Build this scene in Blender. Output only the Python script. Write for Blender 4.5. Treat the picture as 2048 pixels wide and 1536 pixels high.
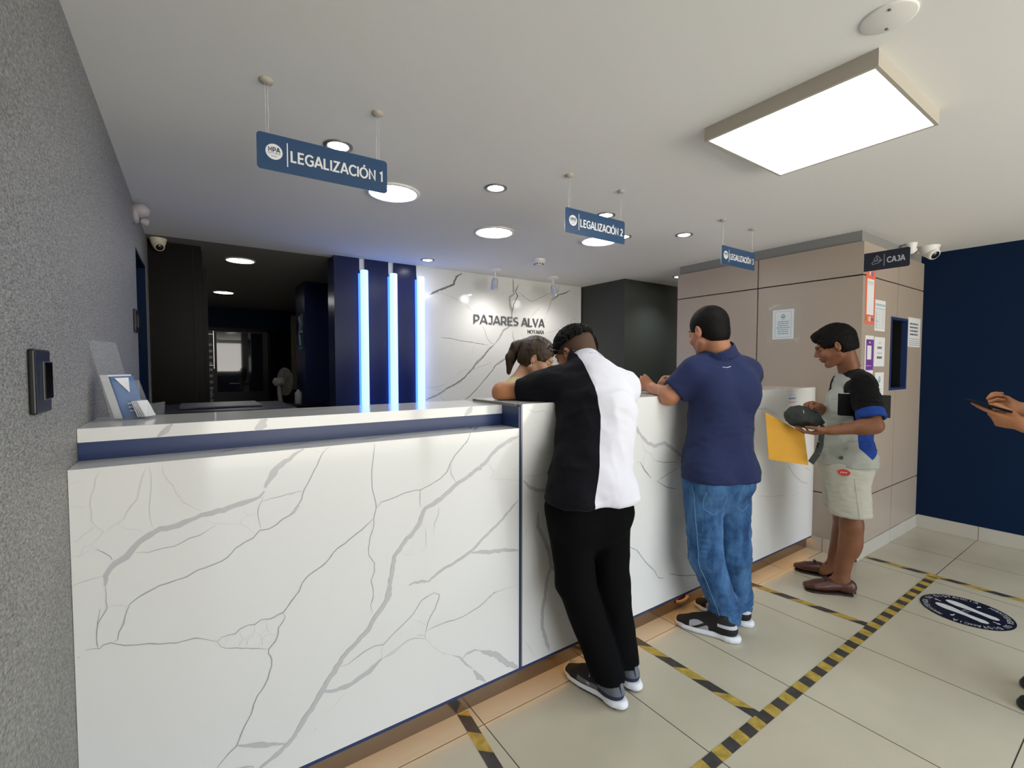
import bpy, bmesh, math, random
import numpy as np
from mathutils import Vector, Matrix
from mathutils import noise as mnoise
random.seed(7)
C = bpy.context.scene.collection
SC = bpy.context.scene
PI = math.pi
for o in list(bpy.data.objects): bpy.data.objects.remove(o)

# ---------------------------------------------------------------- camera
cd = bpy.data.cameras.new('camera'); cam = bpy.data.objects.new('camera', cd); C.objects.link(cam)
cam.location = (0, 0, 1.39)
cam.rotation_euler = (math.radians(90-2.292), math.radians(-0.031), math.radians(-34.523))
cd.sensor_width = 36; cd.lens = 926.17/2048*36; cd.clip_start = .03
SC.camera = cam
SC.view_settings.view_transform = 'Standard'; SC.view_settings.look = 'None'
SC.view_settings.exposure = 0.93; SC.view_settings.gamma = 1.0
SC.view_settings.use_curve_mapping = False
try:
    SC.cycles.use_denoising = True; SC.cycles.max_bounces = 8; SC.cycles.diffuse_bounces = 5
    SC.cycles.glossy_bounces = 4; SC.cycles.transparent_max_bounces = 8; SC.cycles.sample_clamp_indirect = 6
    SC.cycles.caustics_reflective = False; SC.cycles.caustics_refractive = False
except Exception: pass

# ---------------------------------------------------------------- daylight from the street (enters by the open shop front, y < -2.6)
W = bpy.data.worlds.new('street_daylight'); SC.world = W; W.use_nodes = True
nt = W.node_tree; nt.nodes.clear()
out = nt.nodes.new('ShaderNodeOutputWorld'); bg = nt.nodes.new('ShaderNodeBackground')
tc = nt.nodes.new('ShaderNodeTexCoord'); sx = nt.nodes.new('ShaderNodeSeparateXYZ'); cr = nt.nodes.new('ShaderNodeValToRGB')
mr = nt.nodes.new('ShaderNodeMapRange'); mr.inputs[1].default_value = -.6; mr.inputs[2].default_value = .8
nt.links.new(tc.outputs['Generated'], sx.inputs[0]); nt.links.new(sx.outputs['Z'], mr.inputs[0])
nt.links.new(mr.outputs[0], cr.inputs[0]); nt.links.new(cr.outputs[0], bg.inputs[0]); nt.links.new(bg.outputs[0], out.inputs[0])
e = cr.color_ramp.elements
e[0].position = 0; e[0].color = (1.0, .95, .86, 1); e[1].position = 1; e[1].color = (.70, .86, 1.08, 1)
for p, c in ((.36, (1.0, .95, .86, 1)), (.43, (.55, .52, .48, 1)), (.55, (.55, .56, .58, 1)), (.66, (.72, .86, 1.05, 1))):
    q = cr.color_ramp.elements.new(p); q.color = c
bg.inputs[1].default_value = 3.7

# ---------------------------------------------------------------- materials
MATS = {}
def srgb(r, g, b):
    f = lambda c: (c/255/12.92 if c/255 <= .04045 else ((c/255+.055)/1.055)**2.4)
    return (f(r), f(g), f(b), 1)
def mat(name, col, rough=.5, metal=0, spec=.5, emit=None, estr=0, coat=0, alpha=1, trans=0, bump=0, bscale=200, bstretch=(1,1,1), var=0, vscale=5, sheen=0, sss=0, ior=1.45):
    if name in MATS: return MATS[name]
    m = bpy.data.materials.new(name); m.use_nodes = True; t = m.node_tree; b = t.nodes['Principled BSDF']
    if len(col) == 3: col = (*col, 1)
    b.inputs['Base Color'].default_value = col; b.inputs['Roughness'].default_value = rough; b.inputs['Metallic'].default_value = metal
    b.inputs['Specular IOR Level'].default_value = spec; b.inputs['Alpha'].default_value = alpha; b.inputs['IOR'].default_value = ior
    b.inputs['Transmission Weight'].default_value = trans; b.inputs['Coat Weight'].default_value = coat; b.inputs['Coat Roughness'].default_value = .05
    b.inputs['Sheen Weight'].default_value = sheen
    if sss: b.inputs['Subsurface Weight'].default_value = sss; b.inputs['Subsurface Radius'].default_value = (.012, .005, .003); b.inputs['Subsurface Scale'].default_value = .6
    if emit: b.inputs['Emission Color'].default_value = (*emit[:3], 1); b.inputs['Emission Strength'].default_value = estr
    tc = None
    if bump or var:
        tc = t.nodes.new('ShaderNodeTexCoord'); mp = t.nodes.new('ShaderNodeMapping'); mp.inputs['Scale'].default_value = bstretch
        t.links.new(tc.outputs['Object'], mp.inputs[0])
    if bump:
        n = t.nodes.new('ShaderNodeTexNoise'); n.inputs['Scale'].default_value = bscale; n.inputs['Detail'].default_value = 3
        bp = t.nodes.new('ShaderNodeBump'); bp.inputs['Strength'].default_value = min(bump, 1); bp.inputs['Distance'].default_value = .002*max(1, bump)
        t.links.new(mp.outputs[0], n.inputs[0]); t.links.new(n.outputs[0], bp.inputs['Height']); t.links.new(bp.outputs[0], b.inputs['Normal'])
    if var:
        n = t.nodes.new('ShaderNodeTexNoise'); n.inputs['Scale'].default_value = vscale; n.inputs['Detail'].default_value = 5
        mx = t.nodes.new('ShaderNodeMix'); mx.data_type = 'RGBA'
        mx.inputs[6].default_value = tuple(c*(1-var) for c in col[:3])+(1,); mx.inputs[7].default_value = tuple(min(1, c*(1+var)) for c in col[:3])+(1,)
        t.links.new(mp.outputs[0], n.inputs[0])
        r_ = t.nodes.new('ShaderNodeMapRange'); r_.inputs[1].default_value = .3; r_.inputs[2].default_value = .7
        t.links.new(n.outputs[0], r_.inputs[0]); t.links.new(r_.outputs[0], mx.inputs[0]); t.links.new(mx.outputs[2], b.inputs['Base Color'])
    MATS[name] = m; return m
def tile_mat(name, col, grout, x0=.898, y0=.895, pitch=.6, w=.004, rough=.22):
    m = mat(name, col, rough, var=.06, vscale=3)
    t = m.node_tree; b = t.nodes['Principled BSDF']
    tc = t.nodes.new('ShaderNodeTexCoord'); s = t.nodes.new('ShaderNodeSeparateXYZ'); t.links.new(tc.outputs['Object'], s.inputs[0])
    def M(op, a, bb=None):
        n = t.nodes.new('ShaderNodeMath'); n.operation = op
        for i, v in enumerate((a, bb)):
            if v is None: continue
            if isinstance(v, (int, float)): n.inputs[i].default_value = v
            else: t.links.new(v, n.inputs[i])
        return n.outputs[0]
    res = []
    for ax, o0 in ((0, x0), (1, y0)):
        v = M('DIVIDE', M('SUBTRACT', s.outputs[ax], o0), pitch)
        d = M('ABSOLUTE', M('SUBTRACT', v, M('ROUND', v)))
        res.append(M('LESS_THAN', d, w/2/pitch))
    g = M('MAXIMUM', res[0], res[1])
    old = b.inputs['Base Color'].links[0].from_socket
    mx = t.nodes.new('ShaderNodeMix'); mx.data_type = 'RGBA'; t.links.new(g, mx.inputs[0]); t.links.new(old, mx.inputs[6]); mx.inputs[7].default_value = (*grout, 1)
    t.links.new(mx.outputs[2], b.inputs['Base Color'])
    # fine mottled glaze
    return m
M_ceil = mat('ceiling_paint', (.80, .785, .76), .85, bump=.15, bscale=60)
M_ceil2 = mat('back_office_ceiling_shaded', (.22, .21, .20), .85)  # dimmer back office light put into a darker ceiling colour
M_tile = tile_mat('porcelain_floor_tile', (.53, .48, .365), (.06, .045, .03))
M_skirt = tile_mat('skirting_tile', (.50, .47, .40), (.10, .08, .06), rough=.35)
M_quartz = mat('white_quartz', (.78, .78, .765), .10, spec=.5, coat=.2)
M_vein0 = mat('quartz_vein_pale_grey', (.55, .54, .55), .12)
M_vein1 = mat('quartz_vein_dark_grey', (.40, .395, .405), .12)
M_vein2 = mat('quartz_vein_faint_grey', (.64, .635, .63), .12)
M_marble = mat('white_marble', (.80, .80, .77), .12, var=.06, vscale=1.2, coat=.3)
M_mv0 = mat('marble_vein_grey', (.46, .46, .44), .12); M_mv1 = mat('marble_vein_dark', (.20, .20, .18), .12); M_mv2 = mat('marble_vein_faint', (.50, .50, .48), .12)
M_navy = mat('navy_lacquer', (.020, .040, .125), .35)
M_navyg = mat('navy_gloss_laminate', (.013, .020, .070), .25, spec=.25)
M_navyw = mat('navy_wall_paint', (.0035, .014, .044), .6, spec=.12, bump=.1, bscale=80)
M_steel = mat('brushed_kickboard', (.36, .32, .29), .16, metal=1, bump=.05, bscale=40, bstretch=(.2, 1, 12))
M_alu = mat('grey_edge_trim', (.25, .245, .23), .4, metal=.6)
M_tan = mat('tan_cladding_panel', (.40, .33, .265), .38, var=.02, vscale=2)
M_groove = mat('dark_groove', (.02, .015, .012), .8)
M_frieze = mat('grey_frieze_paint', (.25, .245, .235), .7)
M_darkbox = mat('charcoal_wall_panel', (.06, .063, .058), .5, spec=.2)
M_white = mat('white_plastic', (.78, .77, .74), .4)
M_cream = mat('cream_plastic', (.70, .64, .50), .45)
M_black = mat('black_plastic', (.012, .012, .013), .35)
M_blackg = mat('black_gloss', (.008, .008, .010), .08, coat=.5)
M_darkwood = mat('dark_brown_laminate', (.006, .004, .003), .35, spec=.15, bump=.1, bscale=8, bstretch=(8, 8, .5))
M_chrome = mat('chrome', (.75, .75, .76), .12, metal=1)
M_yel = mat('yellow_tape', (.42, .29, .05), .55, var=.3, vscale=30)
M_tapek = mat('black_tape', (.045, .040, .036), .5, var=.3, vscale=30)
M_sign = mat('blue_sign_vinyl', (.022, .065, .15), .35)
M_signd = mat('navy_sign_vinyl', (.010, .013, .028), .35)
M_signedge = mat('acrylic_sign_edge', (.55, .66, .68), .2)
M_letter = mat('white_lettering', (.80, .80, .80), .4)
M_paper = mat('white_paper', (.72, .73, .74), .7)
M_ink = mat('grey_ink', (.10, .11, .14), .7); M_inkr = mat('pink_ink', (.75, .28, .32), .7); M_inkt = mat('teal_ink', (.12, .35, .42), .7)
M_glass = mat('clear_acrylic', (.8, .85, .9), .03, alpha=.06, spec=.8)
M_wire = mat('clear_hanging_wire', (.8, .8, .78), .3, alpha=.3)

def wall_paper():
    m = mat('grey_textured_wallpaper', (.15, .148, .143), .55)
    t = m.node_tree; b = t.nodes['Principled BSDF']
    tc = t.nodes.new('ShaderNodeTexCoord'); mp = t.nodes.new('ShaderNodeMapping'); mp.inputs['Scale'].default_value = (1, 90, 260)
    n = t.nodes.new('ShaderNodeTexNoise'); n.inputs['Scale'].default_value = 1.0; n.inputs['Detail'].default_value = 4; n.inputs['Roughness'].default_value = .7
    r_ = t.nodes.new('ShaderNodeValToRGB'); r_.color_ramp.elements[0].position = .32; r_.color_ramp.elements[0].color = (.070, .071, .073, 1)
    r_.color_ramp.elements[1].position = .72; r_.color_ramp.elements[1].color = (.46, .455, .44, 1)
    t.links.new(tc.outputs['Object'], mp.inputs[0]); t.links.new(mp.outputs[0], n.inputs[0]); t.links.new(n.outputs[0], r_.inputs[0]); t.links.new(r_.outputs[0], b.inputs['Base Color'])
    bp = t.nodes.new('ShaderNodeBump'); bp.inputs['Strength'].default_value = .5; bp.inputs['Distance'].default_value = .003
    t.links.new(n.outputs[0], bp.inputs['Height']); t.links.new(bp.outputs[0], b.inputs['Normal'])
    return m
M_wallp = wall_paper()

# ---------------------------------------------------------------- mesh helpers
class MB:
    """collects simple shapes, build() links them as one mesh object"""
    def __init__(s): s.v = []; s.f = []; s.mi = []; s.m = []; s.sm = []
    def _m(s, m):
        if m not in s.m: s.m.append(m)
        return s.m.index(m)
    def add(s, vs, fs, m, smooth=False):
        b = len(s.v); s.v += [tuple(v) for v in vs]; i = s._m(m)
        for f in fs: s.f.append([b+k for k in f]); s.mi.append(i); s.sm.append(smooth)
        return s
    def box(s, a, b, m, bev=0):
        x0, y0, z0 = (min(a[i], b[i]) for i in range(3)); x1, y1, z1 = (max(a[i], b[i]) for i in range(3))
        if bev:
            bm = bmesh.new(); bmesh.ops.create_cube(bm, size=1)
            for v in bm.verts: v.co = ((x0+x1)/2+v.co.x*(x1-x0), (y0+y1)/2+v.co.y*(y1-y0), (z0+z1)/2+v.co.z*(z1-z0))
            bmesh.ops.bevel(bm, geom=bm.edges[:], offset=bev, segments=3, profile=.5, affect='EDGES')
            bm.verts.ensure_lookup_table()
            s.add([v.co[:] for v in bm.verts], [[v.index for v in f.verts] for f in bm.faces], m); bm.free(); return s
        vs = [(x0,y0,z0),(x1,y0,z0),(x1,y1,z0),(x0,y1,z0),(x0,y0,z1),(x1,y0,z1),(x1,y1,z1),(x0,y1,z1)]
        return s.add(vs, [(0,3,2,1),(4,5,6,7),(0,1,5,4),(1,2,6,5),(2,3,7,6),(3,0,4,7)], m)
    def quad(s, a, b, c, d, m): return s.add([a, b, c, d], [(0,1,2,3)], m)
    def slab(s, pts, n, t, m):
        """polygon pts extruded by vector n*t"""
        n = Vector(n)*t; k = len(pts); P = [Vector(p) for p in pts]
        return s.add(P+[p+n for p in P], [list(range(k))[::-1], [k+i for i in range(k)]]+[(i, (i+1) % k, k+(i+1) % k, k+i) for i in range(k)], m)
    def tube(s, pts, r, m, n=12, caps=True):
        P = [Vector(p) for p in pts]; k = len(P); R = r if isinstance(r, (list, tuple)) else [r]*k; vs = []; fs = []
        up = None
        for i, p in enumerate(P):
            d = ((P[min(i+1, k-1)]-P[max(i-1, 0)]) or Vector((0,0,1))).normalized()
            if up is None: up = Vector((0,0,1)) if abs(d.z) < .9 else Vector((1,0,0))
            a = d.cross(up).normalized(); b = a.cross(d).normalized(); up = b
            for j in range(n):
                t = 2*PI*j/n; vs.append(p+a*math.cos(t)*R[i]+b*math.sin(t)*R[i])
        for i in range(k-1):
            for j in range(n): fs.append((i*n+j, i*n+(j+1) % n, (i+1)*n+(j+1) % n, (i+1)*n+j))
        s.add(vs, fs, m, True)
        if caps: s.add(vs[:n], [list(range(n))], m); s.add(vs[-n:], [list(range(n))[::-1]], m)
        return s
    def lathe(s, c, prof, m, n=32, axis=(0,0,1)):
        """prof: list of (radius, height along axis)"""
        A = Vector(axis).normalized(); U = A.orthogonal().normalized(); Wv = A.cross(U); c = Vector(c); vs = []; fs = []
        for r, h in prof:
            for j in range(n):
                t = 2*PI*j/n; vs.append(c+A*h+(U*math.cos(t)+Wv*math.sin(t))*r)
        for i in range(len(prof)-1):
            for j in range(n): fs.append((i*n+j, i*n+(j+1) % n, (i+1)*n+(j+1) % n, (i+1)*n+j))
        s.add(vs, fs, m, True)
        for i in (0, len(prof)-1):
            if prof[i][0] > 1e-5: s.add(vs[i*n:i*n+n], [list(range(n))], m)
        return s
    def mesh(s, me):
        pass
    def build(s, name, parent=None, structure=False):
        me = bpy.data.meshes.new(name); me.from_pydata(s.v, [], s.f)
        for m in s.m: me.materials.append(m)
        me.polygons.foreach_set('material_index', s.mi); me.polygons.foreach_set('use_smooth', s.sm); me.update()
        o = bpy.data.objects.new(name, me); C.objects.link(o)
        if parent: o.parent = parent; o.matrix_parent_inverse = Matrix.Translation(-parent.location) if parent.rotation_euler == Vector((0,0,0)) or True else o.matrix_parent_inverse
        if structure: o['kind'] = 'structure'
        return o
def thing(name, label, cat, loc=(0,0,0), group=None):
    o = bpy.data.objects.new(name, None); C.objects.link(o); o.location = loc; o.empty_display_size = .05
    tag(o, label, cat, group); return o
def tag(o, label, cat, group=None, kind=None):
    o['label'] = label; o['category'] = cat
    if group: o['group'] = group
    if kind: o['kind'] = kind
    return o
def arc(cx, cy, rx, ry, a0, a1, n=14): return [(cx+rx*math.cos(math.radians(a0+(a1-a0)*i/n)), cy+ry*math.sin(math.radians(a0+(a1-a0)*i/n))) for i in range(n+1)]
GL = {  # geometric capitals drawn as strokes in a box one unit high: (advance, strokes)
 'A': (.78, [[(0, 0), (.36, .96), (.42, .96), (.78, 0)], [(.16, .30), (.62, .30)]]), 'C': (.76, [arc(.46, .5, .43, .46, 42, 318, 22)]),
 'D': (.74, [[(.07, .05), (.07, .95), (.32, .95)]+arc(.32, .5, .40, .45, 90, -90, 16)[1:]+[(.07, .05)]]), 'E': (.60, [[(.60, .94), (.07, .94), (.07, .06), (.60, .06)], [(.12, .5), (.54, .5)]]),
 'F': (.58, [[(.58, .94), (.07, .94), (.07, 0)], [(.12, .48), (.52, .48)]]), 'G': (.82, [arc(.46, .5, .43, .46, 42, 300, 22)+[(.76, .16), (.76, .48), (.50, .48)]]),
 'I': (.14, [[(.07, 0), (.07, 1)]]), 'J': (.50, [[(.10, .94), (.44, .94), (.44, .30)]+arc(.25, .29, .19, .24, 0, -150, 10)[1:]]), 'L': (.56, [[(.07, 1), (.07, .06), (.56, .06)]]),
 'M': (.88, [[(.07, 0), (.07, .95), (.44, .30), (.81, .95), (.81, 0)]]), 'N': (.76, [[(.07, 0), (.07, .93), (.69, .07), (.69, 1)]]), 'O': (.90, [arc(.45, .5, .42, .46, 90, 449, 28)]),
 'P': (.64, [[(.07, 0), (.07, .94), (.36, .94)]+arc(.36, .65, .24, .29, 90, -90, 12)[1:]+[(.12, .36)]]), 'R': (.68, [[(.07, 0), (.07, .94), (.36, .94)]+arc(.36, .66, .24, .28, 90, -90, 12)[1:]+[(.12, .38)], [(.38, .36), (.64, 0)]]),
 'S': (.62, [arc(.33, .71, .25, .235, 40, 250, 14)+arc(.31, .275, .26, .225, 70, -140, 14)]), 'T': (.68, [[(0, .94), (.68, .94)], [(.34, .89), (.34, 0)]]), 'U': (.74, [[(.07, 1), (.07, .38)]+arc(.37, .36, .30, .31, 180, 360, 14)[1:]+[(.67, 1)]]),
 'V': (.76, [[(.03, 1), (.38, .06), (.73, 1)]]), 'W': (1.12, [[(.03, 1), (.30, .07), (.56, .90), (.82, .07), (1.09, 1)]]), 'Z': (.68, [[(.04, .94), (.62, .94), (.05, .06), (.66, .06)]]), '-': (.34, [[(.03, .42), (.31, .42)]]),
 '1': (.34, [[(.0, .78), (.23, .93), (.23, 0)]]), '2': (.60, [arc(.29, .69, .24, .26, 160, -30, 12)+[(.05, .06), (.60, .06)]]), '3': (.60, [arc(.28, .71, .23, .23, 150, -90, 12)+arc(.28, .27, .27, .22, 90, -150, 14)[1:]]), ' ': (.22, []) }
def glyph_strokes(txt, bold):
    x = 0; out = []
    for ch in txt:
        base = {'Ó': 'O', 'Í': 'I'}.get(ch, ch); w_, st = GL[base]
        for s_ in st: out.append([(x+a, b) for a, b in s_])
        if ch in 'ÓÍ': out.append([(x+w_/2-.02, 1.10), (x+w_/2+.13, 1.26)])
        x += w_+.13+bold
    return out, x-.13-bold
def put_text(mb, txt, o, xd, yd, m, width=None, height=None, bold=.02, thick=.0006, align='l'):
    """lettering whose lower left corner stands at o, running along xd with caps up along yd"""
    st, tw = glyph_strokes(txt, bold)
    if width and not height: sx_ = sy_ = width/tw
    elif height and not width: sx_ = sy_ = height
    else: sx_ = width/tw; sy_ = height
    xd = Vector(xd); yd = Vector(yd); n = xd.cross(yd); o = Vector(o); off = {'l': 0, 'c': -tw*sx_/2, 'r': -tw*sx_}[align]
    hw = (.055+bold*.9)*sy_
    for si, s_ in enumerate(st):
        P = [Vector((a*sx_+off, b*sy_)) for a, b in s_]; L = []; R_ = []
        for i, p in enumerate(P):
            d0 = (p-P[i-1]).normalized() if i else None; d1 = (P[i+1]-p).normalized() if i < len(P)-1 else None
            d0 = d0 or d1; d1 = d1 or d0; t = d0+d1
            t = t.normalized() if t.length > .05 else d1; nn = Vector((-t.y, t.x)); k = 1/max(.5, nn.dot(Vector((-d0.y, d0.x))))
            L.append(p+nn*hw*k); R_.append(p-nn*hw*k)
        k = len(P); z = thick+si*.00002; T = lambda q, h: o+xd*q.x+yd*q.y+n*h
        mb.add([T(q, z) for q in L+R_], [(i, i+1, k+i+1, k+i) for i in range(k-1)], m)
        if thick > .002:
            mb.add([T(q, z) for q in L]+[T(q, 0) for q in L], [(i, i+1, k+i+1, k+i) for i in range(k-1)], m); mb.add([T(q, z) for q in R_]+[T(q, 0) for q in R_], [(i, i+1, k+i+1, k+i) for i in range(k-1)], m)
            for e in (0, k-1): mb.quad(T(L[e], z), T(R_[e], z), T(R_[e], 0), T(L[e], 0), m)
RC = [0]
def ribbon(mb, pts, w, o3, m, jit=.35, seg=.012):
    """flat vein running through 2-D pts (x,z) on the plane of function o3"""
    P = [Vector(p) for p in pts]; Q = [P[0]]
    for a, b in zip(P, P[1:]):
        n = max(1, int((b-a).length/seg))
        for k in range(1, n+1):
            p = a.lerp(b, k/n); Q.append(p)
    for i in range(1, len(Q)-1): Q[i] = Q[i]+Vector((mnoise.noise(Vector((Q[i].x*60, Q[i].y*60, 1))), mnoise.noise(Vector((Q[i].x*60, Q[i].y*60, 9)))))*min(.006, w*.25+.0015)
    L = []; R_ = []
    for i, p in enumerate(Q):
        d = (Q[min(i+1, len(Q)-1)]-Q[max(i-1, 0)])
        if d.length < 1e-7: d = Vector((1, 0))
        d.normalize(); n = Vector((-d.y, d.x))
        tp = min(1, .35+.65*min(i, len(Q)-1-i)/3)
        wl = w/2*tp*(1+jit*mnoise.noise(Vector((p.x*90, p.y*90, 3)))*1.6); wr = w/2*tp*(1+jit*mnoise.noise(Vector((p.x*90, p.y*90, 17)))*1.6)
        L.append(o3(p+n*wl)); R_.append(o3(p-n*wr))
    k = len(L); RC[0] += 1; e_ = (RC[0] % 97)*8e-6; up = abs((Vector(L[1])-Vector(L[0])).cross(Vector(R_[0])-Vector(L[0])).normalized().z) > .7
    sh_ = Vector((0, 0, e_)) if up else Vector((0, -e_, 0)); mb.add([Vector(q)+sh_ for q in L+R_], [(i, i+1, k+i+1, k+i) for i in range(k-1)], m)

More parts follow.
